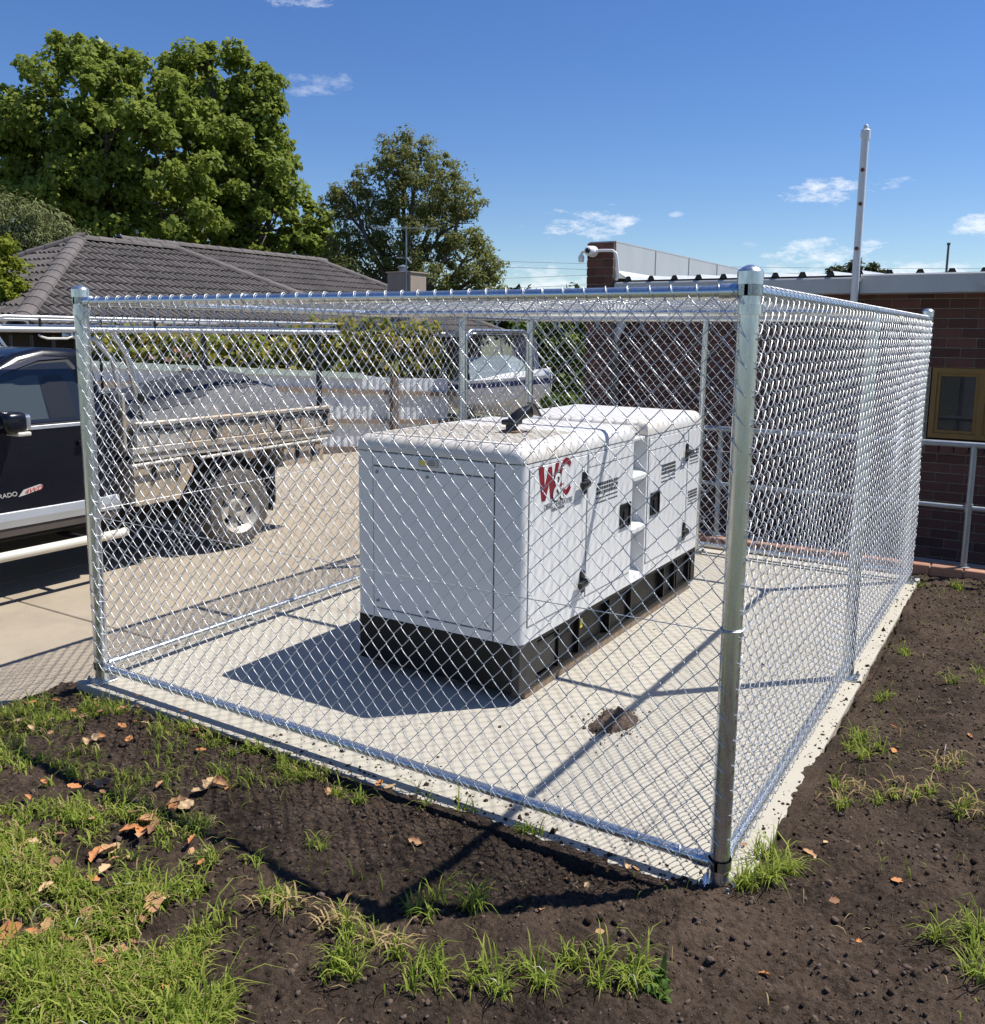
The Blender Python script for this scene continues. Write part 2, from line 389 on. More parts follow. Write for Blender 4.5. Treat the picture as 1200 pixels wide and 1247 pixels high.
k = ~((px < SX1 - .0 + .06 * vnoise(px, py, 7, 8)) & (py > SY0 - .0)) ; px = px[k][:n]; py = py[k][:n]
rr = rng.gamma(1.1, .0024, len(px)) + .0016; rr = np.minimum(rr, .013)
big = rng.choice(len(px), 260, replace=False); rr[big] = rng.uniform(.010, .017, 260)
pilem = mat('dry_soil', (.125, .088, .063), .95, 0, var=.25, vscale=60, bump=.6, bscale=120)
P_ = np.stack([px, py, soil_surface(px, py) + rr * .2], 1); k = rng.random(len(rr)) < .5
tag(lumps(P_[k], rr[k], soilm, 'soil_clods'), kind='stuff'); tag(lumps(P_[~k], rr[~k], pilem, 'dry_soil_crumbs'), kind='stuff')
# crumbs strewn over the slab
cp = []
for _ in range(900):
    e = random.random()
    if e < .45: cp.append((random.uniform(-2.2, 0), SY0 + abs(random.gauss(0, .12)), 0))
    elif e < .8: cp.append((SX1 - abs(random.gauss(0, .05)), random.uniform(-.1, 4.8), 0))
    else: cp.append((random.uniform(-3.4, 0), random.uniform(0, 4.6), 0))
cp = np.array(cp); cr_ = rng.gamma(1.2, .0024, len(cp)) + .0016
tag(lumps(cp, cr_, soilm, 'soil_crumbs'), kind='stuff')
# soil creeping over the edges of the slab: low ragged drifts
def drift(x0, y0, x1, y1, wid, name, seed, grow=(1, 1)):
    nL, nW = 260, 14; u = np.linspace(0, 1, nL)[:, None]; w = np.linspace(0, 1, nW)[None, :]
    L = math.hypot(x1 - x0, y1 - y0); tx, ty = (x1 - x0) / L, (y1 - y0) / L; nx_, ny_ = -ty, tx
    reach = wid * np.clip(.55 + 1.1 * vnoise(u * L, 0 * u, 1.6, seed) + .5 * vnoise(u * L, 0 * u, 9, seed + 1) + .6 * vnoise(u * L, 0 * u, 40, seed + 3), .03, 2) * (grow[0] + (grow[1] - grow[0]) * u)
    X = x0 + tx * u * L + nx_ * (w * reach - .05); Y = y0 + ty * u * L + ny_ * (w * reach - .05)
    Z = (1 - w) ** .7 * .018 - .006 + .012 * np.abs(vnoise(X, Y, 40, seed + 2)) * (1 - w * .8) + 0 * u
    Z = np.where(w > .96, -.008, Z); Z = np.where(w < .01, -.09, Z); Z = np.where((u < .012) | (u > .988), -.09, Z)
    idx = np.arange(nL * nW).reshape(nL, nW)
    Q = np.stack([idx[:-1, :-1], idx[1:, :-1], idx[1:, 1:], idx[:-1, 1:]], -1).reshape(-1, 4)
    o = np_mesh(name, np.stack([X, Y, Z], -1).reshape(-1, 3), Q, soilm, smooth=True); tag(o, kind='stuff')
drift(-2.6, SY0, SX1 + .02, SY0, .075, 'soil_drift', 11, (.5, 1.5))
drift(SX1, SY0 - .02, SX1, 4.9, .085, 'soil_drift', 21, (1.0, .55))
# the pile of soil lying on the slab
pc = at_plane(747, 882, 2, 0)
g = np.linspace(-1, 1, 46); GX, GY = np.meshgrid(g, g); rad = np.sqrt(GX ** 2 + GY ** 2)
H = np.clip(1 - rad ** 1.6 + .5 * vnoise(GX, GY, 3, 31), 0, None) * .075 + .035 * np.abs(vnoise(GX, GY, 9, 32)) * (rad < .95) - .006
ca, sa = math.cos(1.15), math.sin(1.15)
PX = pc.x + (GX * .155 * ca - GY * .085 * sa); PY = pc.y + (GX * .155 * sa + GY * .085 * ca)
idx = np.arange(46 * 46).reshape(46, 46); Q = np.stack([idx[:-1, :-1], idx[:-1, 1:], idx[1:, 1:], idx[1:, :-1]], -1).reshape(-1, 4)
keep = (rad.ravel()[Q] < 1.0).all(1)
sp = np_mesh('soil_pile', np.stack([PX, PY, H], -1).reshape(-1, 3), Q[keep], pilem, smooth=True)
tag(sp, 'small heap of dark soil lying on the concrete slab inside the cage', 'soil heap')
a = rng.uniform(0, 6.28, 260); q = np.abs(rng.normal(0, .085, 260)) + .02
lumps(np.stack([pc.x + q * np.cos(a) * 1.0, pc.y + q * np.sin(a) * 1.3, np.where(q < .07, .035, .002)], 1), rng.gamma(1.4, .0024, 260) + .0015, pilem, 'crumb', sp)['kind'] = 'stuff'

# ================================================================== BRICK BUILDING
WY = 6.5
bld = thing('brick_building', 'low red brown brick building with grey fascia gutter and flat metal roof behind the cage', 'building')
def brick_mesh(L, H, D):
    return MB().bbox(0, L, 0, D, 0, H, .004, 1)
BR_L, BR_H, CRS, PIT = .238, .080, .090, .248
def one_mesh(mb, name, m):
    o = mb.build(name, m); me = o.data; bpy.data.objects.remove(o); return me
bme = one_mesh(brick_mesh(BR_L, BR_H, .03), 'brick', brickm)
bhalf = one_mesh(brick_mesh(BR_L / 2 - .005, BR_H, .03), 'brick', brickm)
WIN = (-.13, 1.75, .98, 1.640)
wall = MB()
wall.box(-3.62, WIN[0], WY + .012, WY + .2, -.3, 2.36); wall.box(WIN[1], 3.2, WY + .012, WY + .2, -.3, 2.36)
wall.box(WIN[0], WIN[1], WY + .012, WY + .2, -.3, WIN[2] - .1); wall.box(WIN[0], WIN[1], WY + .012, WY + .2, WIN[3], 2.36)
wall.box(-3.62, -3.4, WY + .2, 16, -.19, 2.36); wall.box(-3.4, 3.2, 15.8, 16, -.19, 2.36); wall.box(3.0, 3.2, WY + .2, 15.8, -.19, 2.36)
wall = wall.build('wall', mortar, bld)
spots = []
nc = 29
for c in range(nc):
    z = -.245 + c * CRS
    x = -3.615 + (PIT / 2 if c % 2 else 0)
    if c % 2: spots.append((-3.615, z, True))
    while x + BR_L < 3.2:
        if not (x + BR_L > WIN[0] - .005 and x < WIN[1] + .005 and z + BR_H > WIN[2] - .14 + .005 and z < WIN[3] - .01): spots.append((x, z, False))
        elif x < WIN[0] - .06: spots.append((WIN[0] - BR_L - .0 if False else x, z, True))
        x += PIT
spots.sort(key=lambda s: abs(s[0] + .1) + (0 if s[1] > .0 else .6))
rest = MB()
for i, (x, z, half) in enumerate(spots):
    j = random.uniform(-.002, .002)
    if i < 290:
        o = bpy.data.objects.new('brick', bhalf if half else bme); COL.objects.link(o); o.parent = wall; o.location = (x, WY + j, z)
    else:
        rest.box(x, x + (BR_L / 2 - .005 if half else BR_L), WY + j, WY + .03, z, z + BR_H)
tag(rest.build('bricks', brickm, wall), kind='stuff')
# sloping sill bricks and window
sill = MB()
for i in range(int((WIN[1] - WIN[0]) / .125)):
    x = WIN[0] + i * .125
    o = MB().prism([(WY - .035, .842), (WY + .13, .842), (WY + .13, .975), (WY - .035, .945)], 'x', x + .005, x + .118).build('brick', brickm, wall)
win = MB()
def frame_rect(mb, x0, x1, z0, z1, w, y0, y1):
    mb.box(x0, x1, y0, y1, z0, z0 + w); mb.box(x0, x1, y0, y1, z1 - w, z1); mb.box(x0, x0 + w, y0, y1, z0 + w, z1 - w); mb.box(x1 - w, x1, y0, y1, z0 + w, z1 - w)
frame_rect(win, WIN[0] + .012, WIN[1] - .012, WIN[2], WIN[3] - .004, .045, WY + .005, WY + .1)
for x in (.28, .90): win.box(x, x + .055, WY + .008, WY + .1, WIN[2] + .045, WIN[3] - .049)
win = win.build('window', ochre, bld)
for x0, x1 in ((WIN[0] + .057, .28), (.335, .9), (.955, WIN[1] - .057)):
    fr = MB(); frame_rect(fr, x0 + .001, x1 - .001, WIN[2] + .046, WIN[3] - .05, .03, WY + .022, WY + .07); fr.build('sash', ochre, win)
    MB().box(x0 + .03, x1 - .03, WY + .04, WY + .046, WIN[2] + .07, WIN[3] - .075).build('pane', glassd, win)
MB().box(WIN[0], WIN[1], WY + .11, WY + .13, WIN[2], WIN[3]).build('dark_backing', mat('dark_interior', (.03, .03, .032), .9, var=.1), win)  # plain dark sheet standing in for the unlit room behind the panes
# fascia gutter in two lengths, and the sheet roof with its ribs
GY0, GY1 = 6.24, 6.33
gt = MB()
gt.prism([(GY0, 2.32), (GY1, 2.31), (GY1, 2.47), (GY0 + .012, 2.47), (GY0, 2.455)], 'x', -3.27, -.77); gt.build('gutter', gutterm, bld)
gt2 = MB(); gt2.prism([(GY0 - .012, 2.318), (GY1, 2.308), (GY1, 2.492), (GY0 + .002, 2.492), (GY0 - .012, 2.478)], 'x', -.765, 3.4); gt2.build('gutter', gutterm, bld)
MB().box(-3.27, 3.3, GY1 + .001, WY + .02, 2.33, 2.345).build('soffit', mat('soffit', (.45, .42, .38), .8), bld)
prof = []; x = -3.24
while x < 3.3:
    prof += [(x, 0), (x + .075, 0), (x + .095, .042), (x + .135, .042), (x + .155, 0), (x + .26, 0)]; x += .26
sl_ = math.tan(R_(2.2)); V = []; Fc = []
for (u, h) in prof: V.append((u, GY0 + .03, 2.488 + h))
for (u, h) in prof: V.append((u, 15.5, 2.488 + h + sl_ * 9.2))
nP = len(prof)
for i in range(nP - 1): Fc.append((i, i + 1, nP + i + 1, nP + i))
rf = MB().add(V, Fc); 
rf = rf.build('roof', roofsheet, bld)
x = -3.24; ends = MB()
while x < 3.3:
    o = MB().prism([(x + .085, 2.487), (x + .101, 2.518), (x + .129, 2.518), (x + .145, 2.487)], 'y', GY0 + .02, GY0 + .05).build('rib_closure', blackp, rf); x += .26
# parapet fin wall at the left end: brick end, metal flashing on its side
fin = MB().box(-3.606, -3.30, 6.262, 13.5, -.19, 2.895).build('parapet_wall', mortar, bld)
fb = one_mesh(brick_mesh(.205, BR_H, .03), 'brick', brickm); fh = one_mesh(brick_mesh(.1, BR_H, .03), 'brick', brickm)
for c in range(34):
    z = -.155 + c * CRS
    xs2 = [(-3.61, fb), (-3.397, fh)] if c % 2 else [(-3.61, fh), (-3.502, fb)]
    for x, me in xs2:
        o = bpy.data.objects.new('brick', me); COL.objects.link(o); o.parent = fin; o.location = (x, 6.25 + random.uniform(-.002, .002), z)
cp_ = MB(); cp_.box(-3.60, -3.285, 6.285, 13.5, 2.897, 2.909); cp_.build('coping', flash, bld)
y = 6.3
while y < 13.3:
    MB().box(-3.299, -3.288, y, y + 1.14, 2.5, 2.90).build('flashing_panel', flash, fin)
    MB().box(-3.287, -3.278, y + 1.135, y + 1.165, 2.5, 2.90).build('flashing_joint', flash, fin); y += 1.15
MB().prism([(-3.287, 2.60), (-3.287, 2.515), (-3.13, 2.505)], 'y', 6.3, 13.3).build('apron_flashing', roofsheet, fin)
# downpipe and vent pipe
dp = MB(); dp.tube([(-3.20, 6.30, 2.33), (-3.20, 6.32, 2.12), (-3.22, 6.36, 2.02), (-3.36, 6.43, 1.80), (-3.385, 6.44, 1.70), (-3.39, 6.44, -.15)], .045, 12); dp.build('downpipe', pvc, bld, True)
vp = MB(); vp.tube([(-.80, 6.48, 2.20), (-.80, 6.30, 2.20), (-.80, 6.19, 2.205), (-.80, 6.175, 2.24), (-.80, 6.175, 2.6), (-.80, 6.175, 3.76)], .034, 14)
vp = vp.build('vent_pipe', pvc, bld, True)
MB().lathe([(.034, 0), (.043, 0), (.043, .07), (.036, .078), (.022, .082), (.022, .11), (.012, .122), (0, .124)], (-.80, 6.175, 3.70), sides=16).build('vent_cap', pvc, vp, True)
for a_, z_ in ((.4, 3.12), (.2, 3.42), (-.5, 2.72)):
    MB().lathe([(0, -.041), (.012, -.040), (.018, -.036), (.02, -.03)], (-.80 + .006 * a_, 6.175, z_), 'y', 9).build('rust_spot', mat('rust_brown', (.12, .07, .05), .9, var=.2), vp)
MB().box(-.845, -.755, 6.2, 6.235, 2.42, 2.45).build('pipe_clip', gutterm, vp)
# brick kerb of the path along the wall, with the path
pth = MB().box(-3.3, 3.2, 5.31, WY + .005, -.24, -.185).build('path', concrete); tag(pth, kind='structure')
kb = MB().box(-3.3, 3.2, 5.135, 5.305, -.19, .045).build('brick_kerb', mortar); tag(kb, kind='structure')
kme = one_mesh(MB().bbox(0, .235, 0, .18, 0, .09, .006, 1), 'brick', kerbbrick)
x = -3.3
while x < 3.0:
    for z in (-.125, -.028):
        o = bpy.data.objects.new('brick', kme); COL.objects.link(o); o.parent = kb; o.location = (x + (0 if z < -.1 else .0), 5.122 + random.uniform(-.003, .003), z)
    x += .245
# handrail
hr = thing('handrail', 'galvanised two rail pipe handrail along the brick kerb in front of the building', 'handrail')
for x in (-3.15, -1.70, .36, 2.42):
    p = MB().tube([(x, 5.215, .06), (x, 5.215, 1.06)], .024, 12).build('post', galvd, hr, True)
    MB().lathe([(.05, 0), (.05, .008), (.028, .012), (.028, .03)], (x, 5.215, .062), sides=14).build('base_flange', galvd, p, True)
    MB().lathe([(.031, -.035), (.031, .035)], (x, 5.215, .555), sides=12).build('fitting', galvd, p, True)
MB().tube([(-3.2, 5.215, 1.065), (3.0, 5.215, 1.065)], .025, 12).build('top_rail', galvd, hr, True)
MB().tube([(-3.2, 5.215, .555), (3.0, 5.215, .555)], .02, 12).build('mid_rail', galvd, hr, True)
# security camera on the parapet end
sc = thing('security_camera', 'white turret security camera on a curved conduit arm at the parapet end', 'camera')
c0 = Vector((-3.525, 6.17, 2.80))
MB().lathe([(0, -.085), (.034, -.08), (.052, -.058), (.055, -.02), (.055, .03), (.06, .035), (.06, .06), (0, .06)], c0, 'y', 22).build('housing', cctvw, sc, True)
MB().lathe([(0, -.10), (.024, -.095), (.029, -.083), (.029, -.07)], c0, 'y', 18).build('lens', blackp, sc, True)
MB().tube([(-3.655, 6.2, 2.72), (-3.655, 6.2, 2.775), (-3.64, 6.2, 2.80), (-3.4, 6.2, 2.805), (-3.285, 6.2, 2.80), (-3.245, 6.2, 2.77), (-3.235, 6.21, 2.70), (-3.235, 6.25, 2.52), (-3.26, 6.27, 2.50)], .016, 10).build('conduit', cctvw, sc, True)
MB().lathe([(.0, -.06), (.03, -.052), (.034, 0), (.022, .02)], (-3.655, 6.2, 2.745), sides=14).build('end_cap', cctvw, sc, True)

# ================================================================== CAGE
cage = thing('chain_link_cage', 'galvanised steel chain link cage with roof around the white generator', 'cage')
def post(x, y, r, cap=True, top=HC, plate=True):
    p = MB().tube([(x, y, 0), (x, y, top - .03)], r, 20).build('post', galv, cage, True)
    if cap:
        MB().lathe([(r + .001, -.050), (r + .007, -.050), (r + .007, -.010), (r + .003, -.004), (r * .75, .004), (r * .4, .010), (0, .012)], (x, y, top), sides=26).build('post_cap', galv, p, True, 32)
    if plate:
        MB().bbox(x - .06, x + .06, y - .06, y + .06, .001, .009, .002, 1).build('base_plate', galv, p)
        for sx in (-1, 1):
            for sy in (-1, 1): MB().lathe([(.011, 0), (.011, .012), (.006, .013), (.006, .024), (0, .024)], (x + sx * .047, y + sy * .047, .009), sides=6).build('bolt', galvd, p)
    return p
PA = post(0, 0, .034); PB = post(-CAGE_W, 0, .036); PC = post(0, CAGE_D, .036); PD = post(-CAGE_W, CAGE_D, .036)
PM = post(0, MID_Y, .034, cap=False, top=HR + .02); PG = post(-CAGE_W, 3.55, .032, cap=False, top=HR + .02)
PK = post(-CAGE_W / 2, CAGE_D, .026, cap=False, top=HR + .02)
def rail(a, b, r=.0215, n=2):
    a = Vector(a); b = Vector(b)
    return MB().tube([a.lerp(b, i / (n - 1)) for i in range(n)], r, 16).build('rail', galv, cage, True)
ZB = .085
RAILS = [((0, 0, HR), (-CAGE_W, 0, HR)), ((0, 0, HR), (0, CAGE_D, HR)), ((-CAGE_W, 0, HR), (-CAGE_W, CAGE_D, HR)), ((0, CAGE_D, HR), (-CAGE_W, CAGE_D, HR)),
         ((0, 2.26, HR - .005), (-CAGE_W, 2.26, HR - .005)),
         ((0, 0, ZB), (-CAGE_W, 0, ZB)), ((0, 0, ZB), (0, CAGE_D, ZB)), ((-CAGE_W, 0, ZB), (-CAGE_W, 3.55, ZB)), ((0, CAGE_D, ZB), (-CAGE_W, CAGE_D, ZB))]
for a, b in RAILS: rail(a, b)
# brace bands, rail-end cups and bolts at the posts
def fitting(p, x, y, z, r, dx, dy):
    MB().lathe([(r + .0005, -.018), (r + .005, -.018), (r + .005, .018), (r + .0005, .018)], (x, y, z + .006), sides=22).build('brace_band', galv, p, True, 50)
    c = Vector((x, y, z)); d = Vector((dx, dy, 0))
    MB().tube([c + d * (r - .004), c + d * (r + .02), c + d * (r + .055), c + d * (r + .058)], [.024, .028, .028, .023], 16).build('rail_end', galv, p, True, 50)
    s = Vector((-dy, dx, 0))
    MB().tube([c + d * (r + .012) + s * .026 - Vector((0, 0, .002)), c + d * (r + .012) - s * .026 - Vector((0, 0, .002))], .009, 6).build('bolt', galvd, p)
for p, x, y, dirs in ((PA, 0, 0, ((-1, 0), (0, 1))), (PB, -CAGE_W, 0, ((1, 0), (0, 1))), (PC, 0, CAGE_D, ((-1, 0), (0, -1))), (PD, -CAGE_W, CAGE_D, ((1, 0), (0, -1)))):
    for i, (dx, dy) in enumerate(dirs):
        fitting(p, x, y, HR - .004 * 0, .036, dx, dy); fitting(p, x, y, ZB, .036, dx, dy)
    MB().lathe([(.0365, -.016), (.041, -.016), (.041, .016), (.0365, .016)], (x, y, HR - .055), sides=22).build('brace_band', galv, p, True, 50)
MB().tube([(-2.33, 0, HR), (-2.24, 0, HR)], .0245, 16).build('rail_sleeve', galv, cage, True)
MB().tube([(-1.05, CAGE_D, HR), (-.9, CAGE_D, HR)], .0245, 16).build('rail_sleeve', galv, cage, True)
MB().tube([(0, MID_Y - .05, HR), (0, MID_Y + .05, HR)], .025, 16).build('rail_sleeve', galv, cage, True)
# woven mesh: every wire is a flattened spiral, hooked into its neighbours
PW, PHF, WR, DEP = .0405, .0455, .0019, .0062
def chain_panel(origin, udir, vdir, U, Vv, name, phase=0, seed=0, ndir=None, amp=.011):
    o = np.array(origin, float); u = np.array(udir, float); v = np.array(vdir, float); n = np.cross(u, v) if ndir is None else np.array(ndir, float)
    nw = int(round(U / PW)); pw = U / nw; ns = int(round(Vv / PHF)); ph = Vv / ns
    a = pw / 2 + .0020
    pts = []
    for k in range(ns):                      # one half turn
        up = (k % 2 == 0); s = 1 if up else -1
        d = DEP * (1 if up else -1)
        pts += [(-s * a, k * ph, 0), (-s * a * .80, k * ph + ph * .10, d * .85), (0, k * ph + ph * .5, d * 1.12), (s * a * .80, k * ph + ph * .90, d * .85)]
    pts.append(((1 if ns % 2 else -1) * a, ns * ph, 0)); pts = np.array(pts)
    paths = []
    for i in range(nw):
        q = pts.copy()
        if (i + phase) % 2:                  # neighbour turns half a pitch later
            q[:, 0] *= -1; q[:, 2] *= -1
            q = q.copy()
        jit = np.random.default_rng(seed * 1000 + i).normal(0, 1, 3)
        x = q[:, 0] + (i + .5) * pw + .0011 * np.sin(q[:, 1] * 5 + jit[0] * 3) + .004 * np.sin(q[:, 1] * 2.3 + seed) * np.sin((i * pw) * 1.7 + seed); y = q[:, 1] + .0022 * jit[1] + .0015 * np.sin(q[:, 1] * 9 + i * .7)
        bow = amp * (np.sin(x * 2.1 + seed) * np.sin(y * 2.7 + seed * 2) + .5 * np.sin(x * 5.3 + 1) * np.sin(y * 4.1)) * np.sin(np.clip(y / Vv, 0, 1) * math.pi) ** .5
        paths.append(o + x[:, None] * u + y[:, None] * v + (q[:, 2] + bow)[:, None] * n)
    V, Q = tubes(np.array(paths), WR, 5, n)
    ob = np_mesh(name, V, Q, wirem, cage, smooth=True); ob['kind'] = 'stuff'
    return ob
ZT = HR - .012
chain_panel((.01, -.03, ZB - .01), (-1, 0, 0), (0, 0, 1), CAGE_W + .02, ZT - ZB + .01, 'mesh_panel', seed=1, ndir=(0, -1, 0))
chain_panel((.03, -.01, ZB - .01), (0, 1, 0), (0, 0, 1), CAGE_D + .02, ZT - ZB + .01, 'mesh_panel', seed=2, ndir=(1, 0, 0))
chain_panel((-CAGE_W - .03, 0, ZB - .01), (0, 1, 0), (0, 0, 1), 3.55, ZT - ZB + .01, 'mesh_panel', seed=3, ndir=(-1, 0, 0))
chain_panel((-CAGE_W, CAGE_D + .03, ZB - .01), (1, 0, 0), (0, 0, 1), CAGE_W, ZT - ZB + .01, 'mesh_panel', seed=4, ndir=(0, 1, 0))
chain_panel((-CAGE_W, .02, HR + .012), (1, 0, 0), (0, 1, 0), CAGE_W, CAGE_D - .02, 'roof_mesh', seed=5, ndir=(0, 0, 1), amp=.003)
# lacing loops round the rails, one per wire end
def loops(a, b, r, pitch, name, tilt=.35):
    a = np.array(a, float); b = np.array(b, float); L = np.linalg.norm(b - a); d = (b - a) / L; z = np.array([0, 0, 1.]); s = np.cross(d, z)
    nl = int(L / pitch); ang = np.linspace(-2.6, 2.9, 13); out = []
    for i in range(nl):
        c = a + d * ((i + .5) * pitch + random.uniform(-.006, .006)); tl = tilt * random.uniform(.6, 1.2)
        out.append(c + np.outer(np.sin(ang), s) * r * 1.18 + np.outer(np.cos(ang), z) * r * 1.18 + np.outer(ang / 3 * r * tl * 2.2, d))
    V, Q = tubes(np.array(out), .0021, 5, d); ob = np_mesh(name, V, Q, wirem, cage, smooth=True); ob['kind'] = 'stuff'
loops((-.06, 0, HR), (-CAGE_W + .06, 0, HR), .0225, .080, 'lacing_wire', .5)
loops((0, .06, HR), (0, CAGE_D - .06, HR), .0235, .062, 'lacing_wire', .55)
loops((-CAGE_W, .06, HR), (-CAGE_W, CAGE_D - .06, HR), .0225, .080, 'lacing_wire', .5)
loops((-.06, 0, ZB), (-CAGE_W + .06, 0, ZB), .0222, .16, 'lacing_wire', .3)
loops((-.06, CAGE_D, HR), (-CAGE_W + .06, CAGE_D, HR), .0225, .08, 'lacing_wire', .5)
loops((-.06, 2.26, HR - .005), (-CAGE_W + .06, 2.26, HR - .005), .0225, .08, 'lacing_wire', .5)
# small ties on the posts
def ties(x, y, r, z0, z1, name='tie_wire'):
    ang = np.linspace(1.25, 2.0, 6); out = []; z = z0
    while z < z1:
        out.append(np.stack([x + r * 1.12 * np.cos(ang - 1.7), y + r * 1.12 * np.sin(ang - 1.7), z - ang * .010], 1)); z += .091
    V, Q = tubes(np.array(out), .0021, 5, (0, 0, 1)); ob = np_mesh(name, V, Q, wirem, cage, smooth=True); ob['kind'] = 'stuff'
for x, y, r in ((0, 0, .036), (0, MID_Y, .028), (0, CAGE_D, .036), (-CAGE_W, 0, .036)): ties(x, y, r, .2, 1.95)
def tension(a, b):
    a = Vector(a); b = Vector(b); pts = [a.lerp(b, i / 40) - Vector((0, 0, .012 * math.sin(math.pi * i / 40))) for i in range(41)]
    return MB().tube(pts, .0022, 5).build('tension_wire', wirem, cage, True)
tension((.0, -.036, .93), (-CAGE_W, -.036, .935)); tension((.036, 0, .93), (.036, CAGE_D, .93)); tension((-CAGE_W - .036, 0, .945), (-CAGE_W - .036, 3.55, 1.0)); tension((0, CAGE_D + .036, .93), (-CAGE_W, CAGE_D + .036, .93))
ang = np.linspace(0, 6.6, 20)
MB().tube([(.039 * math.cos(q), .039 * math.sin(q), .926 + .002 * q) for q in ang], .003, 6).build('tie_loop', wirem, cage, True)
# gate between the two left hand back posts
gate = MB(); gx = -CAGE_W; y0, y1, z0, z1 = 3.60, 4.67, .12, 1.93; rr_ = .10
pl = []
def arc(cy, cz, a0, a1): return [(gx, cy + rr_ * math.cos(a0 + (a1 - a0) * i / 6), cz + rr_ * math.sin(a0 + (a1 - a0) * i / 6)) for i in range(7)]
pl = [(gx, y0, z0 + .3)] + arc(y0 + rr_, z1 - rr_, math.pi, math.pi / 2) + arc(y1 - rr_, z1 - rr_, math.pi / 2, 0) + arc(y1 - rr_, z0 + rr_, 0, -math.pi / 2) + arc(y0 + rr_, z0 + rr_, -math.pi / 2, -math.pi) + [(gx, y0, z0 + .3)]
gate = gate.tube(pl, .016, 12).build('gate', galv, cage, True)
gm = chain_panel((gx - .02, y0, z0), (0, 1, 0), (0, 0, 1), y1 - y0, z1 - z0, 'gate_mesh', seed=6, ndir=(-1, 0, 0)); gm.parent = gate

# ================================================================== GENERATOR
gen = thing('generator', 'white enclosed diesel generator with red lettering standing on the concrete slab', 'generator')
GX0, GX1, GY_0, GY_1 = -2.436, -1.355, .945, 3.66
NY0, NY1 = 2.35, 2.575
def rounded_module(y0, y1, z0, z1, rv, rt, inset=0., rear_round=True, front_round=True):
    """box whose upright corners have radius rv and whose top edges have radius rt"""
    bm = bmesh.new(); bmesh.ops.create_cube(bm, size=1)
    for v in bm.verts: v.co = Vector(((GX0 + GX1) / 2 + v.co.x * (GX1 - GX0 - 2 * inset), (y0 + y1) / 2 + v.co.y * (y1 - y0), (z0 + z1) / 2 + v.co.z * (z1 - z0)))
    if rv:
        ed = [e for e in bm.edges if abs((e.verts[0].co - e.verts[1].co).normalized().z) > .9 and ((front_round and e.verts[0].co.y < y0 + .01) or (rear_round and e.verts[0].co.y > y1 - .01))]
        bmesh.ops.bevel(bm, geom=ed, offset=rv, segments=6, affect='EDGES', profile=.5)
    if rt:
        ed = [e for e in bm.edges if e.verts[0].co.z > z1 - .001 and e.verts[1].co.z > z1 - .001 and len(e.link_faces) == 2 and abs(e.calc_face_angle(0)) > 1.2]
        bmesh.ops.bevel(bm, geom=ed, offset=rt, segments=6, affect='EDGES', profile=.5)
    return MB().bm(bm)
BZ, LZ, TZ = .322, 1.262, 1.352
body = MB()
body.v, body.f, body.n = (lambda a: (a.v, a.f, a.n))(rounded_module(GY_0, NY0, BZ, LZ - .004, .055, 0, rear_round=False))
m2 = rounded_module(NY1, GY_1, BZ, LZ - .004, .055, 0, front_round=False); body.add(m2.v, m2.f)
body.box(GX0 + .085, GX1 - .085, NY0 - .001, NY1 + .001, BZ, LZ + .02)
body = body.build('enclosure', white, gen, True, 35)
lid = rounded_module(GY_0 - .003, NY0 + .004, LZ + .002, TZ, .058, .075, inset=-.003, rear_round=False)
lid.v = [(x, y, z) for x, y, z in lid.v]
lid = lid.build('roof_lid', whitetop, gen, True, 35)
lid2 = rounded_module(NY1 - .004, GY_1 + .003, LZ + .002, TZ + .005, .058, .075, inset=-.003, front_round=False).build('roof_lid', whitetop, gen, True, 35)
MB().box(GX0 + .06, GX1 - .06, NY0 + .0045, NY1 - .0045, LZ + .0205, TZ - .028).build('roof_channel', whitetop, gen)
MB().bbox(GX1 - .10, GX1 - .012, NY0 + .002, NY1 - .002, LZ - .02, LZ + .0, .004, 1).build('channel_cap', white, gen)
for z in (.985, .645):
    MB().prism([(GX1 - .088, z), (GX1 + .004, z + .006), (GX1 + .004, z + .032), (GX1 - .03, z + .05), (GX1 - .088, z + .055)], 'y', NY0 + .001, NY1 - .001).build('recess_step', white, gen)
MB().prism([(GX1 - .088, BZ), (GX1, BZ), (GX1 - .012, BZ + .035), (GX1 - .088, BZ + .06)], 'y', NY0 + .001, NY1 - .001).build('recess_step', white, gen)
# doors on the sunny side: panels standing 4 mm proud with dark gaps round them
def side_door(y0, y1, z0, z1, nm='door'):
    MB().box(GX1 - .002, GX1 + .0012, y0 - .004, y1 + .004, z0 - .004, z1 + .004).build('door_gap', seamm, gen)
    return MB().bbox(GX1 - .002, GX1 + .006, y0, y1, z0, z1, .003, 2).build(nm, white, gen)
D1 = side_door(1.015, 1.675, .41, 1.235, 'side_panel'); D2 = side_door(1.69, 2.335, .41, 1.235); D3 = side_door(2.60, 3.335, .41, 1.235); D4 = side_door(3.35, 3.60, .41, 1.235, 'side_panel')
MB().box(GX1 + .0055, GX1 + .0068, 1.70, 2.33, 1.160, 1.164).build('crease', seamm, D2)
MB().box(GX1 + .0055, GX1 + .0068, 2.61, 3.33, 1.160, 1.164).build('crease', seamm, D3)
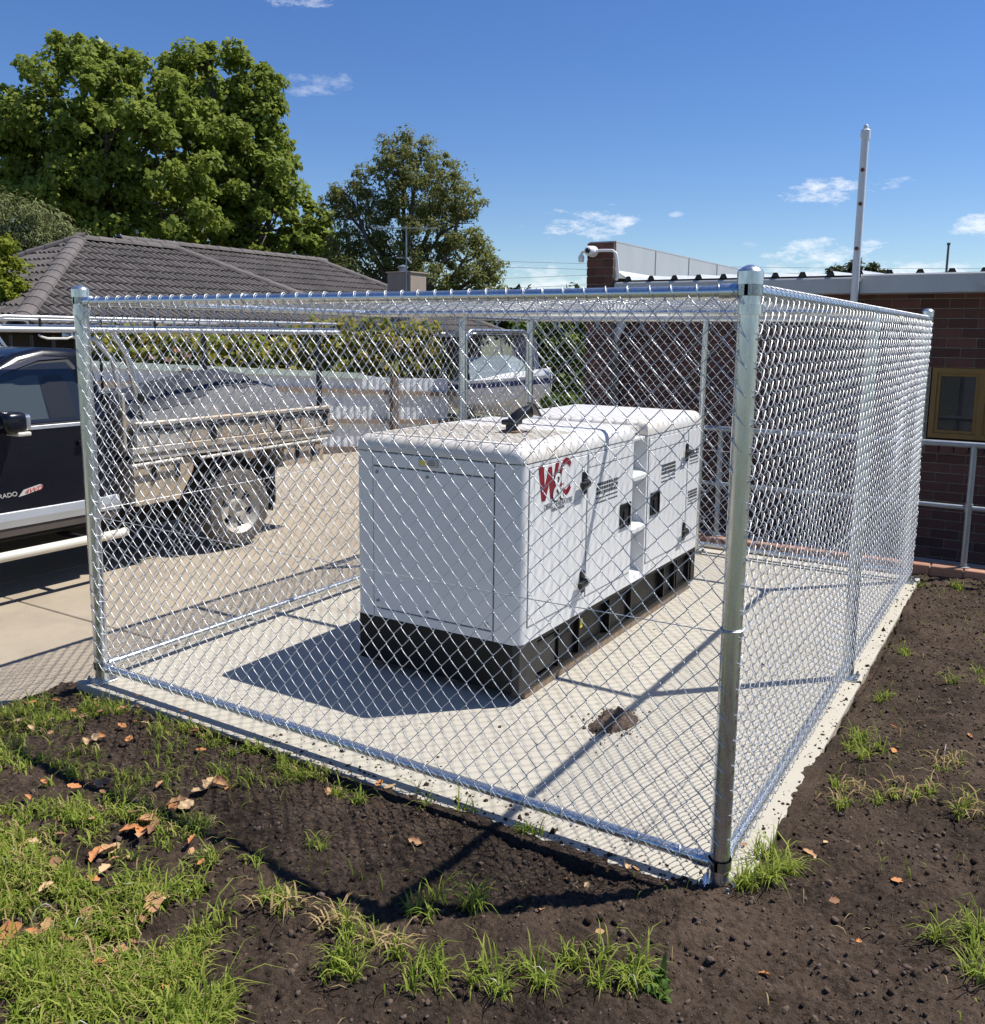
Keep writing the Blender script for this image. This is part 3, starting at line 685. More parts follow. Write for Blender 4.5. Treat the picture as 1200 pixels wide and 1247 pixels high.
# front panel (camera side) and its screws
MB().box(-2.306, -1.512, GY_0 - .0012, GY_0 + .002, BZ + .002, LZ - .006).build('panel_gap', seamm, gen)
fp = MB().bbox(-2.300, -1.519, GY_0 - .006, GY_0 + .002, BZ + .002, .372, .002, 1).build('front_panel', white, gen)
fp = MB().bbox(-2.300, -1.519, GY_0 - .006, GY_0 + .002, .380, 1.178, .002, 1).build('front_panel', white, gen)
fp2 = MB().bbox(-2.300, -1.519, GY_0 - .006, GY_0 + .002, 1.187, LZ - .006, .002, 1).build('front_panel', white, gen)
for x, z in ((-2.27, .42), (-1.55, 1.15), (-1.93, 1.15), (-1.93, .41), (-2.27, 1.15), (-1.55, .41)):
    MB().lathe([(.0, -.014), (.007, -.013), (.009, -.006), (.009, 0)], (x, GY_0 - .006, z), 'y', 10).build('screw', galvd, fp)
pl_ = MB().bbox(-1.985, -1.86, GY_0 - .016, GY_0 - .005, 1.205, 1.248, .003, 1).build('name_plate', mat('plate_grey', (.42, .42, .40), .4, .4), gen)
MB().box(-1.968, -1.94, GY_0 - .0175, GY_0 - .0155, 1.214, 1.24).build('plate_mark', yellowp, pl_)
for i in range(3): MB().box(-1.93, -1.875, GY_0 - .0175, GY_0 - .0155, 1.216 + i * .009, 1.220 + i * .009).build('plate_line', greyp, pl_)
# latches
def latch(y, z, door):
    l = MB().bbox(GX1 + .005, GX1 + .016, y + .008, y + .058, z - .07, z + .062, .006, 2).build('latch', blackp, door)
    MB().lathe([(.0, 0), (.026, 0), (.026, .02), (.018, .026), (0, .026)], (GX1 + .015, y + .032, z - .005), 'x', 16).build('latch_boss', blackp, l, True, 50)
    MB().bbox(GX1 + .022, GX1 + .05, y - .055, y + .045, z - .022, z + .012, .008, 2).build('latch_handle', blackp, l)
latch(1.60, 1.086, D1); latch(1.60, .512, D1); latch(3.28, 1.082, D3); latch(3.28, .505, D3)
def pocket(y, z, door):
    h = MB(); x = GX1 + .005
    frame = [(y, y + .15, z - .075, z - .062), (y, y + .15, z + .062, z + .075), (y, y + .014, z - .062, z + .062), (y + .136, y + .15, z - .062, z + .062)]
    for a, b_, c, d in frame: h.box(x, x + .012, a, b_, c, d)
    h = h.build('lock_pocket', blackp, door)
    MB().box(x - .001, x + .003, y + .014, y + .136, z - .062, z + .062).build('pocket_back', mat('pocket_black', (.006, .006, .006), .6), h)
    MB().bbox(x + .003, x + .014, y + .045, y + .10, z - .055, z + .03, .004, 2).build('pocket_lever', blackp, h)
pocket(2.15, .80, D2); pocket(2.645, .80, D3)
# louvre slots
def louvre(y0, y1, z0, z1, door, cols=9, solid=2):
    rows = 5; w = (y1 - y0) / cols; h = (z1 - z0) / rows
    p = MB()
    for r in range(rows):
        hh = h * (.68 if r >= rows - solid - 1 else .32)
        for c in range(cols):
            p.box(GX1 + .0055, GX1 + .0075, y0 + c * w, y0 + c * w + w * .78, z0 + r * h, z0 + r * h + hh)
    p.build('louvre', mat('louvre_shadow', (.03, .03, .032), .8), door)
louvre(1.80, 2.11, .935, 1.062, D2); louvre(2.83, 3.10, .92, 1.05, D3); louvre(3.38, 3.58, .98, 1.09, D4, 6); louvre(3.38, 3.58, .68, .79, D4, 6)
# lettering: big red W & C with the small line below
Xl = GX1 + .0065
def letter(txt, y, z, size, m, sx=1., shear=.0, nm='lettering', th=.0012): return text_obj(txt, nm, m, D1, (Xl, y, z), (0, 1, 0), (0, 0, 1), size, th, shear, sx)
wv = [(0, .215), (.052, .215), (.070, .075), (.108, .205), (.142, .205), (.160, .075), (.190, .215), (.222, .215)]
wpoly = [(1.098 + a, 1.05 + b * .86) for a, b in [(0, .215), (.055, .215), (.070, .085), (.110, .2), (.145, .2), (.160, .095), (.188, .215), (.228, .215), (.172, 0), (.135, 0), (.118, .105), (.080, 0), (.040, 0)]]
MB().prism(wpoly, 'x', Xl, Xl + .0016).build('lettering', redp, D1)
cpts = MB()
ro, ri = .103, .070; cy, cz = 1.408, 1.148
for i in range(22):
    a0 = R_(42 + 276 * i / 22); a1 = R_(42 + 276 * (i + 1) / 22)
    q = [(cy + .78 * r * math.cos(a), cz + r * math.sin(a)) for r, a in ((ro, a0), (ro, a1), (ri, a1), (ri, a0))]
    cpts.prism(q, 'x', Xl, Xl + .0016)
cpts.build('lettering', redp, D1)
blk_ = mat('black_plastic', (.012,) * 3)
for dy_, dz_ in ((-.006, 0), (.006, 0), (0, -.006), (0, .006), (-.005, -.005), (.005, .005)): letter('&', 1.252 + dy_, 1.035 + dz_, .215, blk_, .98, th=.0024)
letter('&', 1.252, 1.035, .215, mat('white_print', (.72, .72, .70), .5), .98, th=.0036)
letter('&', 1.2545, 1.037, .210, mat('white_print', (.72,) * 3), .98, th=.0038)
letter('DIESEL GENERATORS', 1.165, 1.000, .042, greyp, .82)
for k_ in range(9): MB().box(Xl - .001, Xl + .0012, 1.25 + k_ * .017, 1.25 + k_ * .017 + .011, .978 + k_ * .0004, .996).build('small_print_mark', greyp, D1)
# skid base
sk = MB()
sk.bbox(GX0 + .01, GX1 - .01, GY_0 + .012, GY_0 + .11, .052, BZ - .001, .01, 2)
sk.box(GX0 + .012, GX1 - .012, GY_1 - .09, GY_1 - .01, .052, BZ - .001)
for x0, x1 in ((GX1 - .075, GX1 - .055), (GX0 + .055, GX0 + .075)): sk.box(x0, x1, GY_0 + .11, GY_1 - .09, .053, BZ - .002)
for x0, x1 in ((GX1 - .076, GX1 - .012), (GX0 + .012, GX0 + .076)):
    sk.box(x0, x1, GY_0 + .111, GY_1 - .091, BZ - .03, BZ - .0015); sk.box(x0, x1, GY_0 + .111, GY_1 - .091, .0535, .075)
sk = sk.build('skid_base', skidm, gen)
MB().bbox(GX1 - .05, GX1 - .006, GY_0 + .008, GY_0 + .20, .051, BZ - .0012, .006, 2).build('corner_foot', mat('skid_grey', (.028, .027, .026), .55, var=.1), sk)
MB().box(GX1 - .056, GX1 - .030, GY_0 + .205, 1.40, .1, .27).build('web_plate', mat('skid_grey', (.05,) * 3, .55), sk)
blk = mat('pocket_black', (.006,) * 3, .6)
for y0, y1, z0, z1 in ((1.42, 1.66, .06, .29), (2.10, 2.42, .06, .30), (3.02, 3.22, .06, .29), (3.28, 3.52, .08, .29)):
    MB().box(GX1 - .056, GX1 - .014, y0 - .015, y0, z0, z1).build('pocket_jamb', skidm, sk); MB().box(GX1 - .056, GX1 - .014, y1, y1 + .015, z0, z1).build('pocket_jamb', skidm, sk)
    MB().box(GX1 - .054, GX1 - .045, y0 + .001, y1 - .001, z0, z1).build('fork_pocket', blk, sk)
MB().box(GX1 - .0545, GX1 - .05, 1.70, 1.78, .19, .245).build('warning_sticker', yellowp, sk)
for x in (GX1 - .11, GX0 + .02, (GX0 + GX1) / 2):
    MB().bbox(x, x + .09, GY_0 + .10, GY_1 - .06, .001, .05, .004, 1).build('timber_bearer', timber, gen)
# top: intake slots and the black rain cap of the exhaust
slots = MB()
for r in range(3):
    for i in range(26):
        x = GX0 + .10 + i * (.88 / 26)
        y = GY_0 + .14 + r * .22
        slots.box(x, x + .015, y, y + .19, TZ + .0008, TZ + .0028)
slots.build('intake_slots', mat('slot_shadow', (.42, .385, .33), .9), lid)
ex = MB(); e0 = Vector((-1.745, 1.50, TZ))
MB().lathe([(.07, 0), (.07, .010), (.05, .014)], e0, sides=20).build('exhaust_flange', mat('rusty_ring', (.16, .09, .06), .9, var=.2), gen, True, 40)
ex.tube([e0 + Vector((0, 0, .012)), e0 + Vector((0, 0, .05)), e0 + Vector((.010, .015, .08)), e0 + Vector((.035, .05, .108)), e0 + Vector((.065, .095, .118))], [.037, .036, .035, .035, .037], 16)
ex = ex.build('exhaust_pipe', blackp, gen, True, 50)
MB().bbox(e0.x - .046, e0.x + .046, e0.y - .05, e0.y + .045, TZ + .045, TZ + .075, .010, 2).build('exhaust_clamp', blackp, ex)
fl = MB().bbox(-.055, .055, -.005, .005, -.045, .045, .004, 1).build('rain_flap', blackp, ex); fl.location = e0 + Vector((.078, .118, .128)); fl.rotation_euler = (.55, .0, -.65)

# ================================================================== FENCE
FTH = R_(19); FD = Vector((math.sin(FTH), math.cos(FTH), 0)); FN = Vector((math.cos(FTH), -math.sin(FTH), 0)); FP = Vector((-9.21, 8.30, 0)); FSL = -.058
def fpt(s_, off, z): p = FP + FD * s_ + FN * off; return Vector((p.x, p.y, z + FSL * s_))
fen = thing('sheet_iron_fence', 'grey corrugated sheet iron fence with timber rails and posts beyond the truck', 'fence')
def fbox(s0, s1, o0, o1, z0, z1):
    V = [fpt(a, o, z) for z in (z0, z1) for o in (o0, o1) for a in (s0, s1)]
    return MB().add(V, [(0, 2, 3, 1), (4, 5, 7, 6), (0, 1, 5, 4), (1, 3, 7, 5), (3, 2, 6, 7), (2, 0, 4, 6)])
def fence_sheet(s0, w, z0, z1):
    pr = []; n = 6; p = w / n
    for i in range(n):
        x = s0 + i * p; pr += [(x, 0), (x + p * .50, 0), (x + p * .60, .022), (x + p * .90, .022)]
    pr.append((s0 + w, 0)); V = []; Fc = []
    for u, d in pr: V += [fpt(u, -d, z0), fpt(u, -d, z1), fpt(u, -d - .004, z0), fpt(u, -d - .004, z1)]
    for i in range(len(pr) - 1):
        a = i * 4; b_ = a + 4
        Fc += [(a, b_, b_ + 1, a + 1), (a + 3, b_ + 3, b_ + 2, a + 2), (a + 1, b_ + 1, b_ + 3, a + 3)]
    return MB().add(V, Fc)
x = -9.0
while x < 2.2:
    fence_sheet(x + .003, .757, .0 + random.uniform(-.01, .01), 1.215 + random.uniform(-.010, .010)).build('fence_sheet', zinc, fen); x += .76
F0, F1 = -9.0, 2.95
for z in (.955, .455): fbox(F0, F1, .008, .055, z - .035, z + .04).build('fence_rail', timber, fen)
fbox(F0, F1, .008, .05, -.14, .03).build('plinth_board', timberd, fen)
fbox(F0, .62, -.03, .05, 1.175, 1.265).build('green_capping', greencap, fen)
for x in (-7.4, -5.0, -2.4, 1.18, 2.86): fbox(x - .055, x + .055, .056, .165, -.19, 1.22).build('fence_post', timberd, fen)
q = fpt(2.95, -.2, 0); MB().bbox(q.x - .07, q.x + .07, q.y - .07, q.y + .07, -.19, 1.95, .006, 1).build('gate_post', timber, fen)

# ================================================================== LEAFY THINGS
def leaf_mesh(name, P, D, size, material, parent=None, aspect=.6, jit=.8, droop=0., lift=.85):
    """one folded four-cornered leaf per point, facing roughly along D"""
    n = len(P); nrm = D + rng.normal(0, jit, (n, 3)); nrm[:, 2] += lift; nrm /= np.linalg.norm(nrm, axis=1, keepdims=True)
    t = np.cross(nrm, rng.normal(size=(n, 3))); t[:, 2] -= droop; t -= nrm * (t * nrm).sum(1, keepdims=True); t /= np.linalg.norm(t, axis=1, keepdims=True) + 1e-9
    s = np.cross(nrm, t); L = size * rng.uniform(.6, 1.25, (n, 1)); w = L * aspect * .5
    V = np.stack([P, P + t * L * .5 + s * w + nrm * L * .08, P + t * L - nrm * L * .06, P + t * L * .5 - s * w + nrm * L * .08], 1).reshape(-1, 3)
    return np_mesh(name, V, np.arange(n * 4).reshape(n, 4), material, parent)
def unit(n):
    v = rng.normal(size=(n, 3)); return v / np.linalg.norm(v, axis=1, keepdims=True)
def crown_points(blobs, n, clump=.30, nclump=26, fill=.25, squash=.85):
    C = np.array([b[:3] for b in blobs]); Rr = np.array([b[3] for b in blobs]); w = Rr ** 2 / (Rr ** 2).sum()
    P = []; D = []
    for c, r, k in zip(C, Rr, (w * n).astype(int)):
        nc = max(4, int(nclump)); cd = unit(nc); cc = c + cd * r * rng.uniform(.55, 1.10, (nc, 1)) * [1, 1, squash]
        i = rng.integers(0, nc, k); d = unit(k); rad = clump * r * rng.uniform(.35, 1.0, (k, 1)) ** .6 * rng.uniform(.5, 1.5, nc)[i][:, None]
        p = cc[i] + d * rad * [1, 1, .72]
        j = rng.random(k) < fill
        q = c + unit(k) * r * rng.random((k, 1)) ** .5 * [1, 1, squash]; p[j] = q[j]
        P.append(p); D.append(d * .8 + cd[i] * .7)
    return np.concatenate(P), np.concatenate(D)
def px_blobs(lst, d): # picture-measured crown lobes turned into world spheres at their distance
    out = []
    for q in lst:
        dd = d + (q[3] if len(q) > 3 else 0); c = at_depth(q[0], q[1], dd); out.append((*c, q[2] * dd / F_PX))
    return out
def limbs(tr, base, blobs, r0, material, n=9, sub=4):
    """tapered trunk with limbs reaching into the lobes"""
    base = Vector(base); mean = Vector(np.mean([b[:3] for b in blobs], 0)); fork = Vector((base.x * .7 + mean.x * .3, base.y * .7 + mean.y * .3, base.z + (mean.z - base.z) * .45))
    mid = base.lerp(fork, .5) + Vector((random.uniform(-.2, .2), 0, 0))
    mb = MB().tube([base, mid, fork], [r0 * 1.25, r0, r0 * .8], 10)
    for b in blobs:
        c = Vector(b[:3]); m = fork.lerp(c, .5) + Vector((random.uniform(-.5, .5), random.uniform(-.5, .5), random.uniform(0, .5)))
        mb.tube([fork, m, c], [r0 * .5, r0 * .3, r0 * .12], 7)
        for _ in range(sub):
            e = c + Vector((random.gauss(0, 1), random.gauss(0, 1), random.gauss(.2, .7))).normalized() * b[3] * .85
            mb.tube([c.lerp(m, random.uniform(0, .5)), c.lerp(e, .5) + Vector((0, 0, random.uniform(-.1, .2))), e], [r0 * .14, r0 * .08, r0 * .03], 5)
    return mb.build('trunk', material, tr, True)
def tree(name, label, cat, lst, d, n, size, cols, base_px, r0, group=None, aspect=.7, droop=0., clump=.3, nclump=26, trans=.3, jit=.8, fill=.25, gz=-.3):
    t_ = thing(name, label, cat, group=group); bl = px_blobs(lst, d)
    bx = at_depth(base_px[0], base_px[1], d); limbs(t_, (bx.x, bx.y, gz), bl, r0, bark)
    P, D = crown_points(bl, n, clump, nclump, fill)
    k = P[:, 2] > gz + .3
    leaf_mesh('crown', P[k], D[k], size, leafmat(name + '_leaf', cols, trans), t_, aspect, jit, droop); return t_
planeL = [(60, 170, 78), (100, 115, 62), (100, 68, 30), (118, 215, 85), (40, 235, 55), (175, 130, 58), (195, 200, 66), (150, 275, 58), (210, 260, 55), (20, 160, 42), (-25, 190, 55), (80, 270, 60), (130, 160, 70, -1), (150, 90, 26)]
planeL += [(36, 82, 16), (72, 50, 13), (128, 62, 14), (20, 118, 18), (-10, 130, 20), (160, 72, 14), (205, 100, 18), (222, 128, 16)]
planeR = [(205, 78, 14), (252, 66, 16), (290, 72, 15), (322, 92, 14), (338, 128, 14), (330, 160, 18), (345, 205, 18), (355, 240, 20), (300, 135, 24), (262, 110, 58), (285, 165, 62), (300, 230, 66), (335, 275, 55), (250, 190, 66), (372, 292, 36), (240, 265, 62), (275, 300, 62), (232, 92, 30), (312, 110, 34), (215, 150, 55), (320, 190, 34), (388, 268, 18), (390, 310, 30)]
PLC = [(.20, .245, .045), (.37, .43, .10), (.50, .54, .17), (.28, .345, .065)]
tree('plane_tree', 'large broad leafed tree with a rounded crown, left one behind the tiled roof', 'tree', planeL, 31, 54000, .19, PLC, (90, 330), .35, 'broad leafed trees behind the house', .85, .2, .23, 28, .52, .95, .05)
tree('plane_tree', 'large broad leafed tree with a narrower crown, right one behind the tiled roof', 'tree', planeR, 34, 54000, .195, PLC, (285, 330), .35, 'broad leafed trees behind the house', .85, .2, .23, 28, .52, .95, .05)
birch = [(490, 185, 30), (510, 200, 34), (470, 222, 40), (545, 225, 40), (505, 245, 42), (430, 245, 32), (565, 250, 26), (445, 275, 38), (540, 280, 46), (488, 300, 45), (420, 300, 28), (440, 325, 40), (570, 310, 40), (598, 325, 20), (520, 335, 46), (580, 345, 36), (475, 345, 40), (425, 350, 40), (408, 240, 18), (600, 355, 20)]
tree('fine_leafed_tree', 'dark olive tree with fine drooping foliage behind the chimney and aerial', 'tree', birch, 30, 50000, .12, [(.19, .205, .06), (.31, .315, .11), (.40, .39, .17), (.24, .25, .085)], (500, 360), .28, None, .5, .8, .25, 24, .48, .9, .16)
tree('weeping_tree', 'pale weeping tree with drooping thin leaves behind the left end of the tiled roof', 'tree', [(40, 275, 36), (15, 268, 34), (65, 285, 26), (88, 292, 20), (25, 305, 36), (60, 312, 30), (-15, 290, 40)], 24, 9000, .17, [(.13, .16, .06), (.21, .24, .10), (.27, .29, .13)], (48, 330), .10, None, .22, 2.2, .4, 20, .3, .9)
tree('golden_shrub', 'yellow green shrub beside the left end of the house roof', 'shrub', [(0, 330, 24), (8, 300, 14), (-14, 350, 28), (10, 355, 20), (-22, 310, 26), (14, 375, 14), (-8, 385, 24)], 15, 8000, .09, [(.26, .28, .03), (.38, .36, .05), (.20, .25, .03)], (0, 395), .05, None, .6, 0, .4, 18, .35, gz=-.2)
# rose hedge above the fence, a greener hedge beyond the boat and a tree top beyond the metal roof
hd = thing('rose_bush', 'yellow green rose hedge with pink blooms growing above the sheet iron fence', 'hedge')
lst = [(x, 422 + random.uniform(-10, 8), 24) for x in range(130, 545, 22)] + [(x, 446 + random.uniform(-6, 6), 22) for x in range(130, 540, 24)] + [(x, 400 + random.uniform(-4, 6), 15) for x in range(380, 540, 20)]
bl = []
for a_, b_, r_ in lst:
    dr_ = sight(a_, b_); tt = (FP - FN * random.uniform(.35, .6) - CAMP).dot(FN) / dr_.dot(FN); c = CAMP + dr_ * tt; bl.append((c.x, c.y, c.z, r_ * (c - CAMP).dot(FW) / F_PX))
P, D = crown_points(bl, 13000, .34, 14, .12)
leaf_mesh('foliage', P, D, .125, leafmat('rose_leaf', [(.20, .27, .03), (.38, .44, .05), (.52, .54, .08), (.26, .34, .04), (.44, .34, .08)], .5), hd, .65)
mb = MB()
for b in bl[::2]: mb.tube([(b[0], b[1], -.2), (b[0] + .1, b[1], .6), b[:3]], [.02, .015, .008], 6)
tag(mb.build('stems', bark, hd), kind='stuff')
pinkm = mat('pink_petal', (.62, .33, .24), .6)
for px_, py_ in ((216, 429), (228, 435), (185, 438), (205, 440)):
    dr_ = sight(px_, py_); c = CAMP + dr_ * ((FP - FN * .12 - CAMP).dot(FN) / dr_.dot(FN)); mb = MB()
    for k in range(9):
        a = k * 2.4; r = .012 + .0045 * k
        mb.add([c + Vector((math.cos(a + q) * r * f, math.sin(a + q) * r * f, h)) for q, f, h in ((-.7, 1, 0), (.7, 1, 0), (.5, 1.3, .05), (-.5, 1.3, .05))], [(0, 1, 2, 3)])
    mb.build('bloom', pinkm, hd)
tree('hedge', 'tall dark green hedge between the boat and the brick building', 'hedge', [(655, 420, 24), (690, 415, 26), (665, 450, 26), (700, 450, 26), (722, 430, 26), (640, 405, 22), (676, 396, 18), (710, 396, 16), (650, 475, 22), (700, 480, 24)], 20.5, 14000, .12, [(.08, .13, .02), (.16, .23, .04), (.24, .31, .06)], (680, 500), .06, None, .6, 0, .45, 16, .3, gz=-.2)
tree('low_shrub', 'low bright green clipped shrub in front of the tall hedge', 'shrub', [(672, 492, 13), (692, 490, 13), (712, 491, 13)], 14.5, 3500, .07, [(.08, .13, .02), (.13, .19, .03)], (690, 505), .03, None, .6, 0, .5, 14, .3, gz=-.2)
tree('distant_tree', 'small tree top showing above the metal roof beside the vent pipe', 'tree', [(1020, 331, 9), (1040, 326, 9), (1062, 330, 9), (1075, 335, 7), (1030, 338, 12), (1055, 340, 12)], 40, 2600, .22, [(.06, .075, .03), (.10, .11, .05)], (1045, 345), .12, None, .5, .5, .5, 12, .3)
# belt of foliage closing the gaps low down behind the house
bel = px_blobs([(x, 372 + random.uniform(-8, 10), 26) for x in range(-60, 720, 26)] + [(x, 395, 28) for x in range(-60, 720, 30)], 40)
P, D = crown_points(bel, 14000, .4, 14, .35)
tag(leaf_mesh('distant_foliage', P, D, .35, leafmat('belt_leaf', [(.03, .05, .015), (.06, .085, .025), (.045, .06, .02)], .25)), kind='stuff')

# ================================================================== HOUSE
hs_ = thing('tiled_house', 'single storey house with a dark concrete tiled hip roof behind the fence', 'house')
TP = .50; CT = 1 / math.sqrt(1 + TP * TP)
P1 = Vector((-15.88, 8.45, 3.655)); P2 = Vector((-15.88, 10.75, 3.655)); RUN = 3.45
RB = Vector((-16.5, 9.8, 3.80)); RB2 = Vector((-16.5, 15.95, 3.80)); RUNB = 3.75
def hip(P, Q, run):
    e = [(P.x + run, P.y - run), (Q.x + run, Q.y + run), (Q.x - run, Q.y + run), (P.x - run, P.y - run)]
    E = [Vector((a, b_, P.z - run * TP)) for a, b_ in e]
    mb = MB(); mb.add([P, Q, *E], [(0, 2, 3, 1), (1, 3, 4), (1, 4, 5, 0), (0, 5, 2)]); mb.add(E, [(0, 1, 2, 3)]); return mb, E
ra, EA = hip(P1, P2, RUN); rb, EB = hip(RB, RB2, RUNB)
roofA = ra.build('roof', mat('roof_underlay', (.05, .045, .042), .9), hs_); roofB = rb.build('roof', mat('roof_underlay', (.05,) * 3), hs_)
MB().box(EA[3].x + .5, EA[0].x - .5, EA[0].y + .5, EA[1].y - .5, -.19, EA[0].z + .1).build('wall', mat('house_brick', (.05, .03, .022), .9, var=.15, vscale=9), hs_)
MB().box(EB[3].x + .5, EB[0].x - .5, EB[0].y + .5, EB[1].y - .5, -.19, EB[0].z + .1).build('wall', mat('house_brick', (.16,) * 3), hs_)
for e0_, e1_ in ((EA[0], EA[1]), (EA[3], EA[0]), (EB[0], EB[1])):
    MB().tube([e0_ + Vector((0, 0, -.03)), e1_ + Vector((0, 0, -.03))], .06, 8).build('gutter', mat('brown_gutter', (.05, .04, .035), .6), hs_)
# one concrete tile: two rolls across, thick nose
TW, TL = .30, .345
def tile_verts():
    pr = [(0, .004), (.035, .044), (.085, .044), (.125, .002), (.16, .002), (.20, .044), (.25, .044), (.297, .004)]
    V = []; 
    for (u, h) in pr: V.append((u, 0, h + .030))
    for (u, h) in pr: V.append((u, TL + .04, h - .004))
    for (u, h) in pr: V.append((u, 0, h - .020))
    n = len(pr); Fc = []
    for i in range(n - 1): Fc += [(i, i + 1, n + i + 1, n + i), (2 * n + i, 2 * n + i + 1, i + 1, i)]
    Fc += [(0, n, 2 * n), (n - 1, 3 * n - 1, 2 * n - 1)]
    return V, Fc
tv, tf = tile_verts(); tile_me = one_mesh(MB().add(tv, tf), 'roof_tile', tilem)
tiles = []
def face_tiles(o, u, vdir, inside, roof_o, lo, hi):
    u = Vector(u); v = Vector(vdir).normalized(); nrm = u.cross(v).normalized()
    if nrm.z < 0: nrm = -nrm
    rows = int(hi / TL) + 1
    for r in range(rows):
        for c in range(int(lo[0] / TW), int(lo[1] / TW) + 1):
            q = o + u * (c * TW + random.uniform(-.004, .004)) + v * (r * TL); ctr = q + u * TW / 2 + v * TL * .5
            if inside(ctr):
                m = Matrix((u, v, nrm)).transposed().to_4x4(); m.translation = q + nrm * random.uniform(0, .006); tiles.append((m, roof_o, (q - CAMP).length))
slope = lambda dx, dy: (dx, dy, TP)
in_px = lambda A, run: (lambda c: 0 < c.x - A.x < run and A.y - (c.x - A.x) + .05 < c.y)
# east faces (u = -y so that u x v points up), south face, north face of the front block
face_tiles(EA[0], (0, 1, 0), (-1, 0, TP), lambda c: c.x > P1.x + .05 and P1.y - (c.x - P1.x) < c.y < P2.y + (c.x - P2.x), roofA, (0, 9.6), 3.9)
face_tiles(EA[3], (1, 0, 0), (0, 1, TP), lambda c: c.y < P1.y - .05 and abs(c.x - P1.x) < (P1.y - c.y), roofA, (0, 7), 3.9)
face_tiles(EA[1], (-1, 0, 0), (0, -1, TP), lambda c: c.y > P2.y + .05 and abs(c.x - P2.x) < (c.y - P2.y) and c.z > RB.z - TP * abs(c.x - RB.x) - .1, roofA, (0, 7), 3.9)
face_tiles(EB[0], (0, 1, 0), (-1, 0, TP), lambda c: c.x > RB.x + .05 and c.y < RB2.y + (c.x - RB2.x) and c.y > P2.y and c.z > P2.z - TP * max(c.y - P2.y, 0) - .12, roofB, (0, 13.7), 4.3)
face_tiles(EB[1], (-1, 0, 0), (0, -1, TP), lambda c: c.y > RB2.y + .05 and abs(c.x - RB2.x) < (c.y - RB2.y), roofB, (0, 7.6), 4.3)
tiles.sort(key=lambda q: q[2])
TV = np.array(tv); rest = {}
for i, (m, ro, _) in enumerate(tiles):
    if sum(1 for q in tiles[:0]) == 0 and i < 290:
        o = bpy.data.objects.new('roof_tile', tile_me); COL.objects.link(o); o.parent = ro; o.matrix_world = m
    else: rest.setdefault(ro.name, (ro, MB()))[1].add([m @ Vector(v) for v in tv], tf)
for ro, mb in rest.values(): tag(mb.build('roof_tiles', tilem, ro), kind='stuff')
def cap_run(a, b, ro):
    a = Vector(a); b = Vector(b); d = (b - a).normalized(); L = (b - a).length; k = 0; s = d.cross(Vector((0, 0, 1))).normalized(); n = s.cross(d)
    while k * .38 < L - .05:
        V = []; q0 = a + d * (k * .38); q1 = q0 + d * .42
        for q, lift, sc_ in ((q0, .050, 1.0), (q1, .040, .97)):
            for an in np.linspace(0, math.pi, 7): V.append(q + s * math.cos(an) * .155 * sc_ + n * (math.sin(an) * .105 * sc_ - .0 + lift - .03))
        for an in np.linspace(0, math.pi, 7): V.append(q0 + s * math.cos(an) * .135 + n * (math.sin(an) * .08 - .0))
        Fc = [(i, i + 1, 8 + i, 7 + i) for i in range(6)] + [(14 + i, 15 + i, i + 1, i) for i in range(6)]
        MB().add(V, Fc).build('ridge_tile', capm, ro); k += 1
cap_run(EA[0], P1, roofA); cap_run(P1, P2, roofA); cap_run(EA[1], P2, roofA); cap_run(RB, RB2, roofB); cap_run(EB[1], RB2, roofB); cap_run(EA[3], P1, roofA)
vl = P2 + Vector((.55, 1.25, -.625 + .03))
MB().tube([vl, vl + Vector((2.6, 2.6, -1.3))], .06, 6).build('valley', capm, roofB)
# chimney
c = at_depth(497, 362, 22)
ch = thing('chimney', 'square rendered chimney with a metal flue beyond the tiled roof', 'chimney')
CHZ = at_depth(497, 333, 22).z
MB().bbox(c.x - .40, c.x + .30, c.y - .3, c.y + .35, -.19, CHZ, .01, 1).build('stack', chim, ch)
MB().bbox(c.x - .43, c.x + .33, c.y - .33, c.y + .38, CHZ - .01, CHZ + .02, .006, 1).build('capping', chim, ch)
MB().lathe([(.10, 0), (.10, .10), (.14, .12), (.14, .14), (.02, .19), (0, .19)], (c.x - .15, c.y, CHZ + .015), sides=14).build('flue', galvd, ch, True)
an = thing('tv_aerial', 'thin metal television aerial with long boom on a mast above the chimney', 'aerial')
b0 = Vector((c.x + .22, c.y - .35, 2.2)); top = Vector((b0.x, b0.y, at_depth(517, 278, 21.6).z))
MB().tube([b0, top], .018, 8).build('mast', galvd, an)
dirv = Vector((.86, .5, 0)); el_ = Vector((-.5, .86, 0))
MB().tube([top - dirv * .82 - Vector((0, 0, .03)), top + dirv * .8 - Vector((0, 0, .03))], .014, 6).build('boom', galvd, an)
for k in range(13):
    q = top - dirv * .8 + dirv * (k * .132) - Vector((0, 0, .03)); hl = .42 - .018 * k
    MB().tube([q - el_ * hl, q + el_ * hl], .006, 5).build('element', galvd, an)
q = top - Vector((0, 0, .72)); MB().tube([q - dirv * .25, q + dirv * .12], .014, 6).build('lower_boom', galvd, an)
MB().tube([q + dirv * .02, q + dirv * .12 - Vector((0, 0, .12))], .03, 6).build('junction_box', galvd, an)
up_ = at_depth(584, 362, 26)
MB().tube([(up_.x, up_.y, -.2), (up_.x, up_.y, 2.75)], .07, 10).build('utility_post', timberd); tag(bpy.data.objects['utility_post'], 'short weathered timber post standing right of the chimney', 'post')
